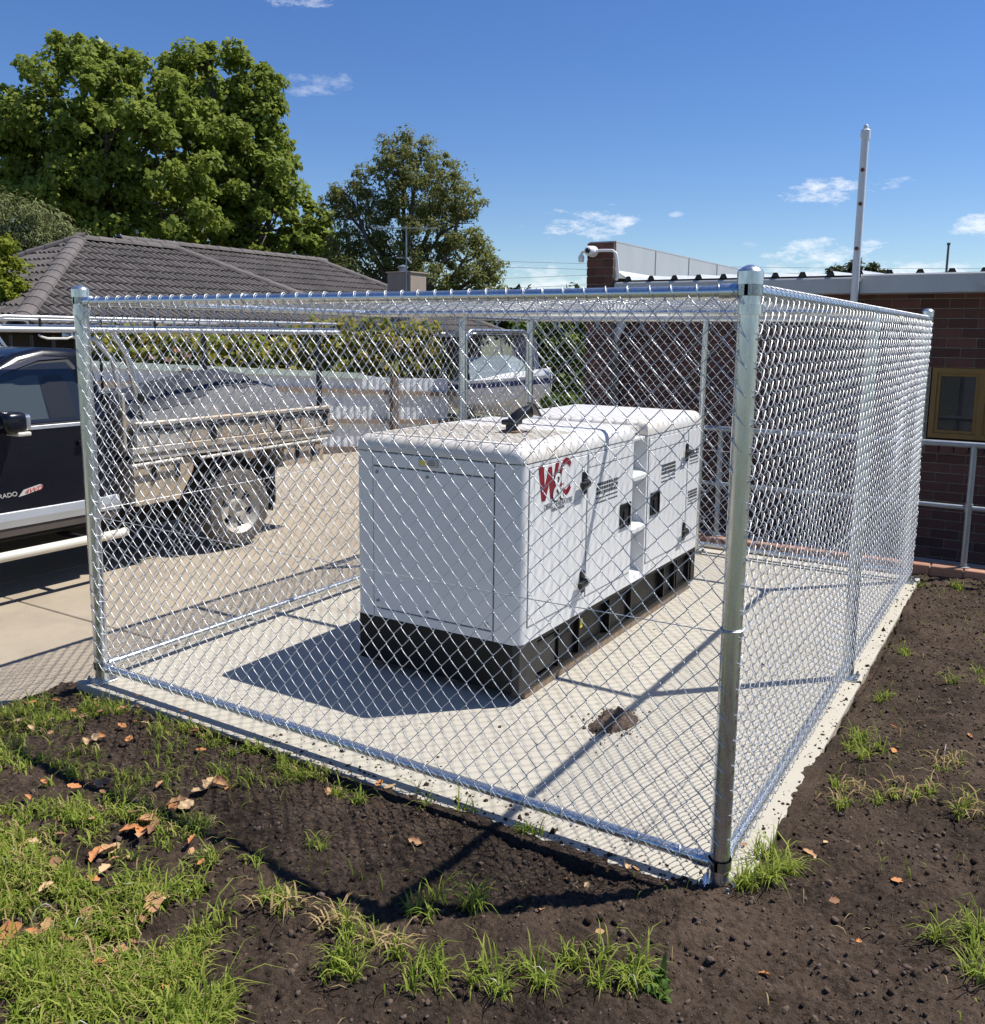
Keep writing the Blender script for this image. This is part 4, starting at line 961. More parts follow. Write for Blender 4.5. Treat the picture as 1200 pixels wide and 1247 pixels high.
# power pole and wires far off on the right
pp = thing('power_pole', 'thin dark power pole far beyond the metal roof at the right', 'pole')
b0 = at_depth(1152, 345, 60); tp = at_depth(1155.5, 298, 60)
MB().tube([(tp.x, tp.y, -.2), tp], [.10, .07], 8).build('pole', polem, pp)
MB().box(tp.x - .1, tp.x + .1, tp.y - .1, tp.y + .1, tp.z - .02, tp.z + .12).build('cap', polem, pp)
for i, (ya, yb) in enumerate(((318, 327), (325, 334), (331, 322), (338, 329))):
    pts = [at_depth(600 + k * 60, ya + (yb - ya) * k / 11 + 3 * math.sin(math.pi * k / 11), 62) for k in range(12)]
    if i > 1: pts = [at_depth(590 + k * 60, 352 - 12 * (i - 2) - 2.4 * k, 62) for k in range(5)]
    w_ = MB().tube(pts, .012, 4).build('power_line', polem); tag(w_, ['upper thin power line crossing the sky above the metal roof', 'lower thin power line crossing the sky above the metal roof', 'lower short power line running towards the parapet', 'upper short power line running towards the parapet'][i], 'power line', 'power lines behind the building')

# ================================================================== BOAT
boat = thing('motor_boat', 'white runabout boat with dark canopy parked beside the hedge', 'boat')
bo = at_depth(671, 461, 15.4); bd = bo - at_depth(548, 480, 17.9); bd.z = 0; bdir = bd.normalized(); bs = Vector((-bdir.y, bdir.x, 0))
BL = bd.length; o_ = bo - bdir * BL; o_.z = 0
secs = []; ns_ = 14
for i in range(ns_):
    t_ = i / (ns_ - 1); s_ = t_ * BL; hw = .78 * (1 - max(0, (t_ - .45) / .55) ** 2.2) + .01; gun = 1.0 + .22 * t_ ** 2; keel = .42 + .38 * max(0, (t_ - .6) / .4) ** 2
    row = []
    for side in (1, -1):
        col = [(0, keel), (hw * .55, keel + .1), (hw * .86, keel + .22), (hw * .92, keel + .24), (hw * .95, keel + (gun - keel) * .58), (hw * .98, keel + (gun - keel) * .6), (hw * 1.0, gun - .05), (hw * 1.03, gun - .05), (hw * 1.03, gun), (hw * .8, gun + .03)]
        row.append([o_ + bdir * s_ + bs * (side * a) + Vector((0, 0, b_)) for a, b_ in col])
    secs.append(row)
mb = MB()
for sd in (0, 1):
    V = [p for r in secs for p in r[sd]]; m_ = 10
    mb.add(V, [(i * m_ + j, i * m_ + j + 1, (i + 1) * m_ + j + 1, (i + 1) * m_ + j) for i in range(ns_ - 1) for j in range(m_ - 1)])
hull = mb.build('hull', boatw, boat, True, 25)
V = []; 
for i in range(8, ns_):
    r = secs[i]; a, b_ = r[0][9], r[1][9]; V += [a, a.lerp(b_, .5) + Vector((0, 0, .10)), b_]
MB().add(V, [(i * 3 + j, i * 3 + j + 1, i * 3 + j + 4, i * 3 + j + 3) for i in range(5) for j in range(2)]).build('fore_deck', boatw, boat, True)
V = [secs[i][k][9] + Vector((0, 0, -.25)) for i in range(0, 8) for k in (0, 1)]
MB().add(V, [(i * 2, i * 2 + 1, i * 2 + 3, i * 2 + 2) for i in range(7)]).build('cockpit_floor', blacktrim, boat)
for sd in (0, 1):
    st = MB()
    for i in range(ns_ - 1):
        a, b_ = secs[i][sd], secs[i + 1][sd]; sg = bs * (.006 * (1 if sd == 0 else -1))
        st.add([a[6] + sg, b_[6] + sg, b_[6] + sg - Vector((0, 0, .09)), a[6] + sg - Vector((0, 0, .09))], [(0, 1, 2, 3)])
    st.build('hull_stripe', boatb, boat)
MB().add([secs[0][0][j] for j in range(10)] + [secs[0][1][j] for j in range(10)], [tuple(range(10)) + tuple(range(19, 9, -1))]).build('transom', boatw, boat)
def bp_(s_, a, z): return o_ + bdir * s_ + bs * a + Vector((0, 0, z))
MB().add([bp_(1.75, .75, 1.08), bp_(1.75, -.75, 1.08), bp_(1.5, -.62, 1.48), bp_(1.5, .62, 1.48), bp_(2.0, 0, 1.12), bp_(1.75, 0, 1.52)], [(0, 4, 5, 3), (4, 1, 2, 5)]).build('windscreen', mat('screen_glass', (.25, .30, .32), .1), boat)
for s_ in (1.7, .7):
    MB().tube([bp_(s_, .82, 1.0), bp_(s_ - .1, .80, 1.80), bp_(s_ - .1, .70, 1.90), bp_(s_ - .1, -.70, 1.90), bp_(s_ - .1, -.80, 1.80), bp_(s_, -.82, 1.0)], .016, 8).build('canopy_frame', galv, boat)
MB().add([bp_(s_, a, z) for s_ in (.5, 1.1, 1.7) for a, z in ((.80, 1.84), (.45, 1.93), (0, 1.95), (-.45, 1.93), (-.80, 1.84))], [(i * 5 + j, i * 5 + j + 1, i * 5 + j + 6, i * 5 + j + 5) for i in range(2) for j in range(4)]).build('canopy', tarpd, boat, True)
MB().add([bp_(1.7, .80, 1.84), bp_(1.8, .82, 1.08), bp_(1.0, .84, 1.0), bp_(1.0, .80, 1.84)], [(0, 1, 2, 3)]).build('canopy_curtain', mat('lilac_canvas', (.30, .30, .42), .6), boat)
for a in (.38, -.38):
    MB().bbox(-.2, .2, -.2, .2, 0, .5, .05, 2).build('seat', mat('boat_seat', (.30, .30, .32), .6), boat).location = bp_(.9, a, .75)
for a in (.8, -.8): MB().lathe([(0, -.09), (.26, -.085), (.28, 0), (.26, .085), (0, .09)], bp_(1.2, a, .1), 'x', 18).build('trailer_wheel', rubber, boat)
MB().tube([bp_(-.2, .5, .36), bp_(2.2, .35, .38), bp_(3.6, 0, .40)], .04, 6).build('trailer_frame', galvd, boat); MB().tube([bp_(-.2, -.5, .36), bp_(2.2, -.35, .38), bp_(3.6, 0, .40)], .04, 6).build('trailer_frame', galvd, boat)
MB().tube([bp_(1.2, -.8, .1), bp_(1.2, .8, .1)], .04, 6).build('trailer_axle', galvd, boat)

# ================================================================== TRUCK
tk = thing('tray_truck', 'dark navy tray back utility truck with ladder rack parked on the driveway', 'truck')
TX0, TX1 = -7.26, -5.50; TXC = (TX0 + TX1) / 2
def side_profile(poly, x0, x1, name, material, parent, bev=.05, taper=0.):
    mb = MB().prism(poly, 'x', x0, x1); bm = bmesh.new(); vs = [bm.verts.new(v) for v in mb.v]
    for f in mb.f: bm.faces.new([vs[i] for i in f])
    bmesh.ops.recalc_face_normals(bm, faces=bm.faces[:])
    if bev: bmesh.ops.bevel(bm, geom=[e for e in bm.edges if (abs(e.verts[0].co.x - e.verts[1].co.x) < 1e-5)], offset=bev, segments=3, affect='EDGES', profile=.6)
    if taper:
        for v in bm.verts:
            if v.co.z > 1.16: v.co.x = TXC + (v.co.x - TXC) * (1 - taper * (v.co.z - 1.16))
    m = MB().bm(bm); return m.build(name, material, parent, True, 35)
low = [(-1.15, .45), (-1.18, .98), (-.98, 1.08), (-.12, 1.17), (1.62, 1.19), (1.63, .43), (.20, .43), (.18, .60), (.05, .80), (-.24, .88), (-.52, .80), (-.66, .60), (-.68, .45)]
bodyT = side_profile(low, TX0, TX1, 'body', navy, tk, .045)
cabp = [(-.15, 1.17), (.98, 1.72), (1.2, 1.765), (1.48, 1.755), (1.60, 1.68), (1.62, 1.18)]
side_profile(cabp, TX0 + .03, TX1 - .03, 'cab', navy, tk, .07, .42)
def on_side(y, z, off=.0):   # the cab side leans inwards above the belt line
    return TXC + (TX1 - .03 - TXC) * (1 - .42 * max(z - 1.16, 0)) + off
def side_patch(poly, off, name, material, parent, th=.006):
    V = [(on_side(y, z, off), y, z) for y, z in poly] + [(on_side(y, z, off - th), y, z) for y, z in poly]; n = len(poly)
    return MB().add(V, [tuple(range(n)), tuple(range(n, 2 * n))[::-1]] + [(i, n + i, n + (i + 1) % n, (i + 1) % n) for i in range(n)]).build(name, material, parent)
door = MB().bbox(TX1 - .01, TX1 + .008, .24, 1.50, .58, 1.17, .006, 2).build('door', navy, tk)
MB().box(TX1 - .004, TX1 + .002, .228, .238, .56, 1.17).build('door_gap', blacktrim, tk); MB().box(TX1 - .004, TX1 + .002, 1.502, 1.512, .56, 1.17).build('door_gap', blacktrim, tk)
wpoly = [(.10, 1.215), (.45, 1.40), (.85, 1.575), (1.12, 1.645), (1.36, 1.655), (1.40, 1.60), (1.42, 1.215)]
side_patch([(a + (-.03 if a < .8 else .03), b_ + (.02 if b_ > 1.3 else -.015)) for a, b_ in wpoly], .006, 'window_surround', blacktrim, door)
side_patch(wpoly, .011, 'window', glassd, door)
side_patch([(.30, 1.335 - .02), (.85, 1.60 - .02), (1.14, 1.685 - .015), (1.40, 1.70 - .015), (1.40, 1.685 - .0), (1.14, 1.70), (.85, 1.622), (.30, 1.36)], .016, 'window_trim', mat('navy_trim', (.08, .08, .10), .3, .5), tk)
MB().bbox(TX1 + .006, TX1 + .014, .14, 1.46, 1.172, 1.20, .003, 1).build('belt_strip', silver, door)
MB().bbox(TX1 + .008, TX1 + .045, 1.28, 1.44, 1.02, 1.06, .01, 2).build('handle', navy, door)
# dim interior seen in the glass: seat back and far window, just outside the tint
side_patch([(.74, 1.235), (.76, 1.50), (1.02, 1.56), (1.10, 1.56), (1.10, 1.24)], .0125, 'far_window', mat('far_window_tint', (.055, .07, .075), .08), door, .001)
side_patch([(1.12, 1.235), (1.10, 1.46), (1.15, 1.55), (1.27, 1.56), (1.32, 1.50), (1.33, 1.235)], .0128, 'head_rest', mat('seat_dark', (.012, .013, .016), .3), door, .001)
mr = MB().bbox(TX1 + .03, TX1 + .22, .62, .79, 1.17, 1.325, .045, 3).build('mirror', navy, door, True); MB().bbox(TX1 + .045, TX1 + .205, .786, .795, 1.19, 1.305, .02, 2).build('mirror_glass', galv, mr)
MB().bbox(TX1 + .06, TX1 + .222, .70, .80, 1.155, 1.185, .01, 2).build('indicator', stepm, mr)
MB().box(TX1 - .02, TX1 + .04, .64, .72, 1.18, 1.23).build('mirror_arm', blackp, mr)
MB().prism([(TX1 - .01, .60), (TX1 + .02, .585), (TX1 + .028, .53), (TX1 + .015, .475), (TX1 - .01, .47)], 'y', .02, 1.62).build('sill_cladding', silver, tk)
MB().box(TX1 - .02, TX1 + .006, .03, 1.60, .41, .47).build('sill', mat('dusty_sill', (.075, .06, .05), .8, var=.1), tk)
st = MB().tube([(TX1 + .10, .0, .30), (TX1 + .125, .06, .30), (TX1 + .125, 1.55, .30), (TX1 + .10, 1.60, .30)], .036, 12).build('side_step', stepm, tk, True)
for y in (.3, 1.2): MB().box(TX1 - .2, TX1 + .11, y, y + .04, .31, .34).build('step_bracket', blackp, st)
text_obj('COLORADO', 'lettering', chrome, door, (TX1 + .0085, .505, .694), (0, 1, .03), (0, 0, 1), .046, .002, 0, 1.08)
bdg = MB().prism([(.795, .692), (.835, .738), (.965, .764), (.985, .754), (.972, .728), (.845, .700)], 'x', TX1 + .008, TX1 + .0105).build('badge', chrome, door)
text_obj('4WD', 'lettering', mat('red_badge', (.42, .03, .03), .4), bdg, (TX1 + .0115, .838, .704), (0, 1, .14), (0, 0, 1), .046, .0015, .35, 1.35)
# front lamps, grille and windscreen, out of the picture to the left but part of the truck
MB().add([(TX1 - .16, -.10, 1.20), (TX0 + .16, -.10, 1.20), (TX0 + .30, .95, 1.715), (TX1 - .30, .95, 1.715)], [(0, 1, 2, 3)]).build('windscreen', glassd, tk)
for x in (TX1 - .2, TX0 + .2): MB().bbox(x - .16, x + .16, -1.20, -1.1, .80, .95, .03, 2).build('headlight', mat('lamp_glass', (.6, .62, .65), .1), tk)
MB().bbox(TXC - .45, TXC + .45, -1.21, -1.12, .70, .96, .02, 2).build('grille', blackp, tk); MB().bbox(TX0 + .05, TX1 - .05, -1.26, -1.1, .40, .62, .04, 2).build('bumper', navy, tk)
# wheels
def wheel(y, x, s):
    w = thing('wheel', None, None); w.parent = tk; c = Vector((x, y, .285))
    w = MB().lathe([(.235, -.115 * s), (.315, -.122 * s), (.352, -.105 * s), (.368, -.07 * s), (.368, .07 * s), (.352, .105 * s), (.315, .122 * s), (.235, .115 * s)], c, 'x', 32, False).build('wheel', tyrem, tk, True, 30)
    r = MB().lathe([(.0, .05 * s), (.045, .052 * s), (.05, .085 * s), (.075, .088 * s), (.085, .055 * s), (.10, .045 * s)], c, 'x', 24)
    r.lathe([(.185, .055 * s), (.205, .075 * s), (.232, .112 * s), (.240, .114 * s), (.240, -.1 * s), (.22, -.1 * s), (.20, .02 * s)], c, 'x', 28, False)
    for k in range(6):
        a = k * math.pi / 3 + .2; u = Vector((0, math.cos(a), math.sin(a))); v = Vector((0, -math.sin(a), math.cos(a))); X = Vector((s, 0, 0))
        r.add([c + u * .08 + v * .036 + X * .05, c + u * .08 - v * .036 + X * .05, c + u * .205 - v * .058 + X * .066, c + u * .205 + v * .058 + X * .066,
               c + u * .08 + v * .036 + X * .03, c + u * .08 - v * .036 + X * .03, c + u * .205 - v * .058 + X * .04, c + u * .205 + v * .058 + X * .04], [(0, 1, 2, 3), (0, 3, 7, 4), (1, 5, 6, 2), (2, 6, 7, 3)])
    r.build('rim', rimm, w, True, 30)
    MB().lathe([(.0, .03 * s), (.2, .028 * s)], c, 'x', 20).build('brake_shadow', blacktrim, w)
    for k in range(20):    # tread blocks
        pass
    return w
for o in list(bpy.data.objects):
    pass
for y in (2.86, -.24):
    for x, s in ((TX1 - .05, 1), (TX0 + .05, -1)): wheel(y, x, s)
for o in [o for o in bpy.data.objects if o.name.startswith('wheel') and o.type == 'EMPTY']: bpy.data.objects.remove(o)
MB().tube([(TX1 - .1, 2.86, .285), (TX0 + .1, 2.86, .285)], .06, 8).build('axle', blacktrim, tk)
for x in (TXC - .38, TXC + .38): MB().box(x - .04, x + .04, -1.0, 4.1, .50, .62).build('chassis_rail', blacktrim, tk)
MB().bbox(TX0 + .22, TX1 - .30, -.95, 3.2, .20, .50, .05, 1).build('underbody_light_block', mat('underside_shade_black', (.008, .008, .008), .9), tk)  # solid black box added to block light and keep the underside dark
MB().bbox(TX0 + .05, TX1 - .05, .25, 1.62, .36, .50, .02, 1).build('floor_pan', mat('underside_shade_black', (.008,) * 3), tk)
# tray
tr = MB().box(TX0 - .02, TX1 + .04, 1.74, 4.14, .885, .925).build('tray', alloy, tk)
MB().bbox(TX1 + .02, TX1 + .062, 1.73, 4.15, .84, .955, .006, 1).build('coaming_rail', alloy, tr); MB().bbox(TX1 + .0625, TX1 + .07, 1.74, 4.14, .885, .905, .002, 1).build('rail_groove', mat('groove_brown', (.09, .07, .05), .9), tr)  # groove drawn as a thin dark brown strip along the rail
MB().tube([(TX1 + .085, 1.70, .815), (TX1 + .085, 2.20, .825)], .014, 8).build('rope_rail', stepm, tr); MB().tube([(TX1 + .085, 2.40, .81), (TX1 + .085, 4.02, .825)], .014, 8).build('rope_rail', stepm, tr)
sd = MB().bbox(TX1 + .012, TX1 + .05, 1.78, 4.12, .956, 1.16, .008, 1).build('side_board', alloy, tr)
MB().bbox(TX0 - .03, TX0 + .01, 1.78, 4.12, .926, 1.16, .008, 1).build('side_board', alloy, tr); MB().bbox(TX0, TX1 + .01, 4.10, 4.14, .926, 1.16, .008, 1).build('tail_board', alloy, tr)
MB().bbox(TX1 + .04, TX1 + .068, 1.80, 4.10, 1.125, 1.155, .004, 1).build('board_lip', alloy, sd)
for y in (2.55, 3.35, 4.0): MB().bbox(TX1 + .05, TX1 + .075, y, y + .05, .96, 1.12, .006, 1).build('board_latch', blackp, sd)
MB().bbox(TX0, TX1, 1.70, 1.735, .926, 1.40, .006, 1).build('head_board', alloy, tr)
for y0, y1, z0, z1 in ((1.76, 2.36, .47, .82), (3.46, 4.02, .60, .82)):
    tb = MB().prism([(y0, z1), (y0, z0 + .0), (y1 - .16 if y0 < 2 else y1, z0), (y1, z1 - .12 if y0 < 2 else z0 + .06), (y1, z1)], 'x', TX1 - .34, TX1 + .03).build('tool_box', dusty, tk)
    for k in (.28, .68): MB().bbox(TX1 + .03, TX1 + .05, y0 + (y1 - y0) * k, y0 + (y1 - y0) * k + .04, z1 - .16, z1 - .03, .005, 1).build('box_latch', blackp, tb)
for s in (1, -1):
    xx = TX1 + .02 if s == 1 else TX0 - .02; V = []
    for a in np.linspace(-.25, math.pi + .25, 14):
        for w_ in (0, -.28 * s): V.append((xx + w_, 2.86 + .46 * math.cos(a), .30 + .46 * math.sin(a)))
    MB().add(V, [(i * 2, i * 2 + 1, i * 2 + 3, i * 2 + 2) for i in range(13)]).build('mud_guard', mat('dusty_black', (.05, .045, .04), .8, var=.2), tk)
    MB().box(min(xx, xx - .28 * s), max(xx, xx - .28 * s), 3.33, 3.345, .26, .62).build('mud_flap', rubber, tk)
# ladder rack
rk = MB().tube([(TX1 - .0, -.1, 1.90), (TX1 - .0, 4.32, 1.90)], .022, 12).build('ladder_rack', rackm, tk, True)
MB().tube([(TX0, -.1, 1.90), (TX0, 4.32, 1.90)], .022, 12).build('rack_rail', rackm, rk, True)
for X in (TX1, TX0):
    MB().tube([(X, .62, 1.905), (X, .66, 1.95), (X, .72, 1.985), (X, .80, 1.99), (X, 4.28, 1.985)], .014, 10).build('upper_rail', rackm, rk, True)
    for y in (1.05, 1.55, 2.05, 2.5, 2.95, 3.45, 3.95): MB().tube([(X, y, 1.905), (X, y, 1.985)], .010, 8).build('rack_spindle', blackp, rk)
for y in (-.05, .75, 1.7, 2.6, 3.5, 4.28): MB().tube([(TX0, y, 1.925), (TX1, y, 1.925)], .016, 8).build('cross_bar', rackm, rk)
MB().tube([(TX1 - .02, 1.05, 1.86), (TX1 + .0, 1.05, 1.85), (TX1, 1.1, 1.835), (TX1, 1.26, 1.835), (TX1, 1.3, 1.85), (TX1, 1.3, 1.88)], .009, 8).build('rack_hook', stepm, rk)
for X in (TX1 - .03, TX0 + .03):
    MB().tube([(X, 1.66, 1.90), (X, 1.78, 1.72), (X, 1.9, 1.3), (X, 2.02, .93)], .028, 10).build('rack_leg', galv, rk, True)
    MB().tube([(X, 1.25, 1.86), (X, 1.5, 1.83), (X, 1.66, 1.66), (X, 1.72, 1.3), (X, 1.73, .93)], .02, 10).build('rack_leg', rackm, rk, True)
    MB().box(X - .02, X + .02, 4.02, 4.06, .93, 1.89).build('rack_leg', blackp, rk)
MB().bbox(TX1 - .06, TX1 + .02, 1.86, 1.95, 1.30, 1.40, .02, 2).build('clamp_block', blackp, rk)
for X in np.linspace(TX0 + .25, TX1 - .25, 5): MB().tube([(X, 1.71, .93), (X, 1.71, 1.85)], .012, 8).build('head_bar', blackp, rk)
# covered load on the tray, a thing of its own
gy = np.linspace(0, 1, 60); gx_ = np.linspace(0, 1, 44); GYv, GXv = np.meshgrid(gy, gx_)
yy = 1.80 + GYv * 2.30; xx = TX1 + .035 - GXv * 1.70
ridge = np.interp(GYv, [0, .2, .45, .60, .68, .80, .92, 1], [.20, .27, .38, .42, .40, .29, .12, .06])
prof_ = np.interp(GXv, [0, .03, .10, .22, .35, .65, .92, 1], [0, .30, .68, .95, 1.0, .9, .4, 0])
zz = 1.10 + ridge * prof_ + .022 * vnoise(yy, xx, 5, 41) * (prof_ > .05) + .02 * np.abs(vnoise(yy * .6 + xx, xx * .5, 9, 42)) * (prof_ > .05)
idx = np.arange(44 * 60).reshape(44, 60); Q = np.stack([idx[:-1, :-1], idx[:-1, 1:], idx[1:, 1:], idx[1:, :-1]], -1).reshape(-1, 4)
tarp = np_mesh('load_cover', np.stack([xx, yy, zz], -1).reshape(-1, 3), Q, tarpg, None, True)
tag(tarp, 'grey canvas cover stretched over the humped load on the truck tray', 'canvas cover')
dm = ((GYv[:-1, :-1] < .66) & (GXv[:-1, :-1] > .045 + .10 * GYv[:-1, :-1] + .012 * np.sin(GYv[:-1, :-1] * 19)) & (GXv[:-1, :-1] < .5)).ravel()
Vd = np.stack([xx, yy, zz + .012], -1).reshape(-1, 3); us, iv = np.unique(Q[dm], return_inverse=True)
np_mesh('dark_cover', Vd[us], iv.reshape(-1, 4), tarpd, tarp, True)
MB().tube([(TX1 + .045, y_, 1.10 + .012 * math.sin(y_ * 14)) for y_ in np.linspace(1.82, 4.08, 40)], .026, 8).build('cover_hem_shade', tarpd, tarp)  # dark tube along the hem, painting in the shading of its lip
for y_ in np.linspace(1.95, 3.95, 7): MB().tube([(TX1 + .05, y_ - .09, 1.10), (TX1 + .085, y_, .97), (TX1 + .05, y_ + .09, 1.10)], .005, 5).build('cover_tie', blackp, tarp)

# ================================================================== GRASS AND LEAVES
grassm = leafmat('grass_blade', [(.15, .23, .022), (.24, .34, .035), (.33, .43, .06), (.19, .28, .03), (.38, .42, .09)], .42, .6, .12)
def blades(P, length, width, lean, az=None):
    n = len(P); a = rng.uniform(0, 2 * math.pi, n) if az is None else az
    d = np.stack([np.cos(a), np.sin(a), np.zeros(n)], 1); s = np.stack([-np.sin(a), np.cos(a), np.zeros(n)], 1)
    up = np.array([0, 0, 1.]); L = length[:, None]; w = width[:, None]; k = lean[:, None]
    p1 = P + L * (.45 * up * (1 - .25 * k) + .20 * k * d); p2 = P + L * (.80 * up * (1 - .45 * k) + .55 * k * d); p3 = P + L * ((1.0 - .75 * k) * up + 1.0 * k * d)
    V = np.stack([P - s * w, P + s * w, p1 - s * w * .95, p1 + s * w * .95, p2 - s * w * .6, p2 + s * w * .6, p3 - s * w * .05, p3 + s * w * .05], 1).reshape(-1, 3)
    b_ = (np.arange(n) * 8)[:, None]; Q = np.concatenate([b_ + np.array([[0, 1, 3, 2]]), b_ + np.array([[2, 3, 5, 4]]), b_ + np.array([[4, 5, 7, 6]])], 0)
    return V, Q
def gpos(px_, py_): return at_plane(px_, py_, 2, -.03)
def lawn(lst, n):
    pts = []
    tot = sum(r * r * w for _, _, r, w in lst)
    for px_, py_, r, w in lst:
        k = int(n * r * r * w / tot); c = gpos(px_, py_); sx = (gpos(px_ + r, py_) - c); sy = (gpos(px_, py_ + r * .8) - c)
        a = rng.uniform(0, 6.283, k); q = np.sqrt(rng.random(k)) ** .9
        pts.append(np.stack([c.x + sx.x * q * np.cos(a) + sy.x * q * np.sin(a), c.y + sx.y * q * np.cos(a) + sy.y * q * np.sin(a)], 1))
    p = np.concatenate(pts)
    m = vnoise(p[:, 0], p[:, 1], 7, 51) + .8 * vnoise(p[:, 0], p[:, 1], 19, 52) > -.02
    p = p[m]; ok = ~((p[:, 0] < SX1) & (p[:, 1] > SY0 - .0)) & ~((p[:, 0] < -3.64) & (p[:, 1] > -3)); return p[ok]
lst = [(20, 880, 45, 2.0), (75, 868, 45, 2.4), (130, 858, 32, 2.0), (200, 880, 38, 2.0), (260, 895, 42, 2.6), (320, 912, 42, 3.0), (375, 928, 40, 2.8), (425, 940, 26, 2.0), (345, 935, 40, 2.2), (300, 950, 45, .5), (215, 945, 36, .4),
       (30, 985, 75, 1.1), (110, 985, 70, 1.0), (175, 1000, 45, .8), (60, 1070, 90, 1.0), (20, 1120, 80, 1.1), (215, 1060, 60, .9), (260, 1050, 30, .7), (130, 1130, 70, 1.0), (170, 1190, 80, 1.2), (90, 1220, 90, 1.2), (20, 1225, 80, 1.1), (230, 1150, 55, .7), (60, 930, 60, .3), (150, 1260, 130, 1.2), (240, 1240, 50, .6), (-60, 1100, 120, 1), (-80, 980, 100, 1)]
p = lawn(lst, 30000); z = soil_surface(p[:, 0], p[:, 1]) - .005
P = np.column_stack([p, z]); n = len(P)
V, Q = blades(P, (rng.gamma(5, .0105, n) + .014) * (1 + .8 * vnoise(p[:, 0], p[:, 1], 4, 57)), rng.uniform(.0016, .0036, n), np.clip(rng.beta(2.2, 1.3, n), .12, .97))
lw = np_mesh('lawn_grass', V, Q, grassm); tag(lw, kind='stuff')
# outer lawn beyond the picture and thin scattered seedlings
p = np.column_stack([rng.uniform(-3.6, 1.4, 2600), rng.uniform(-2.4, 5, 2600)]); ok = ~((p[:, 0] < SX1 + .02) & (p[:, 1] > SY0 - .02)) & (vnoise(p[:, 0], p[:, 1], 3, 55) > .10); p = p[ok]; n = len(p)
V, Q = blades(np.column_stack([p, soil_surface(p[:, 0], p[:, 1])]), rng.gamma(4, .012, n) + .015, rng.uniform(.0012, .0026, n), np.clip(rng.beta(2, 2, n), .1, .95))
tag(np_mesh('sparse_grass', V, Q, grassm), kind='stuff')
k_ = rng.choice(len(P), 1200, replace=False); Pd = P[k_] + rng.normal(0, .02, (1200, 3)) * [1, 1, 0]; Pd[:, 2] = soil_surface(Pd[:, 0], Pd[:, 1]) + .012
STR = leafmat('straw_blade', [(.40, .31, .15), (.50, .41, .22), (.32, .22, .10)], .2)
V, Q = blades(Pd, rng.uniform(.03, .08, 1200), rng.uniform(.0012, .003, 1200), rng.uniform(.8, .97, 1200)); tag(np_mesh('lawn_thatch', V, Q, STR), kind='stuff')
straw = leafmat('straw_blade', [(.32, .25, .12), (.40, .32, .17), (.25, .18, .08)], .2)
TUFTS = [(915, 1072, 50, 250, 1.2, 'large bright grass tuft at the base of the near corner post'),
 (1040, 912, 36, 150, 1.1, 'leafy grass tuft beside the slab edge right of the cage, under the mid post'),
 (1086, 800, 20, 50, .7, 'small grass tuft on the soil right of the mid post base'),
 (1082, 852, 22, 50, .7, 'sprawling small grass tuft just below the mid post base'),
 (1182, 838, 24, 70, .9, 'grass tuft at the right edge of the picture level with the mid post'),
 (1030, 978, 26, 60, .8, 'thin grass tuft left of the straw coloured clump on the right soil'),
 (1100, 975, 36, 110, .8, 'spreading half dry grass clump on the right soil'),
 (1152, 940, 18, 40, .6, 'tiny pale grass tuft right of the cage above the dry clump'),
 (1185, 1005, 26, 70, .8, 'grass tuft at the right edge beside the dry clump'),
 (1172, 1178, 44, 90, 1.2, 'long bladed grass tuft in the lower right corner'),
 (1180, 1240, 30, 60, 1.0, 'grass tuft cut by the bottom edge at lower right'),
 (735, 1212, 52, 240, 1.0, 'wide flat grass patch at the bottom below the corner post'),
 (830, 1222, 34, 60, .8, 'broad leafed weed beside the wide grass patch at the bottom'),
 (620, 1235, 46, 170, 1.0, 'grass patch at the bottom edge left of the wide flat patch'),
 (562, 1128, 34, 110, 1.1, 'upright grass tuft in the middle of the front soil'),
 (515, 1155, 26, 50, .8, 'thin sprawling grass tuft left of the upright tuft on the front soil'),
 (345, 1145, 36, 110, .9, 'half dry grass tuft with straw blades on the front soil'),
 (408, 1165, 22, 50, .9, 'small grass tuft right of the half dry tuft'),
 (472, 1195, 26, 60, .8, 'small grass tuft near the bottom between the half dry tuft and the wide patches'),
 (395, 1052, 18, 26, .7, 'few grass blades lying in the shadow line of the top rail'),
 (418, 985, 24, 90, .8, 'dense short grass tuft on dark soil under the shadow of the mesh'),
 (515, 978, 22, 70, .8, 'grass tuft touching the slab edge left of centre'),
 (577, 996, 16, 40, .7, 'narrow grass tuft at the slab edge right of centre'),
 (652, 1020, 22, 70, .8, 'grass tuft at the slab edge where the side rail shadow ends'),
 (305, 1085, 14, 26, .8, 'small grass sprig between the lawn and the front soil'),
 (1120, 716, 14, 40, .8, 'grass tuft under the far corner post by the brick kerb'),
 (1180, 716, 22, 80, .9, 'bushy grass tuft along the brick kerb at the right edge'),
 (430, 1225, 34, 120, 1.0, 'grass tuft at the bottom edge left of the front soil'),
 (520, 1232, 34, 120, .9, 'grass tuft at the bottom edge under the middle of the front soil')]
wide = leafmat('weed_leaf', [(.07, .13, .025), (.11, .18, .04)], .3)
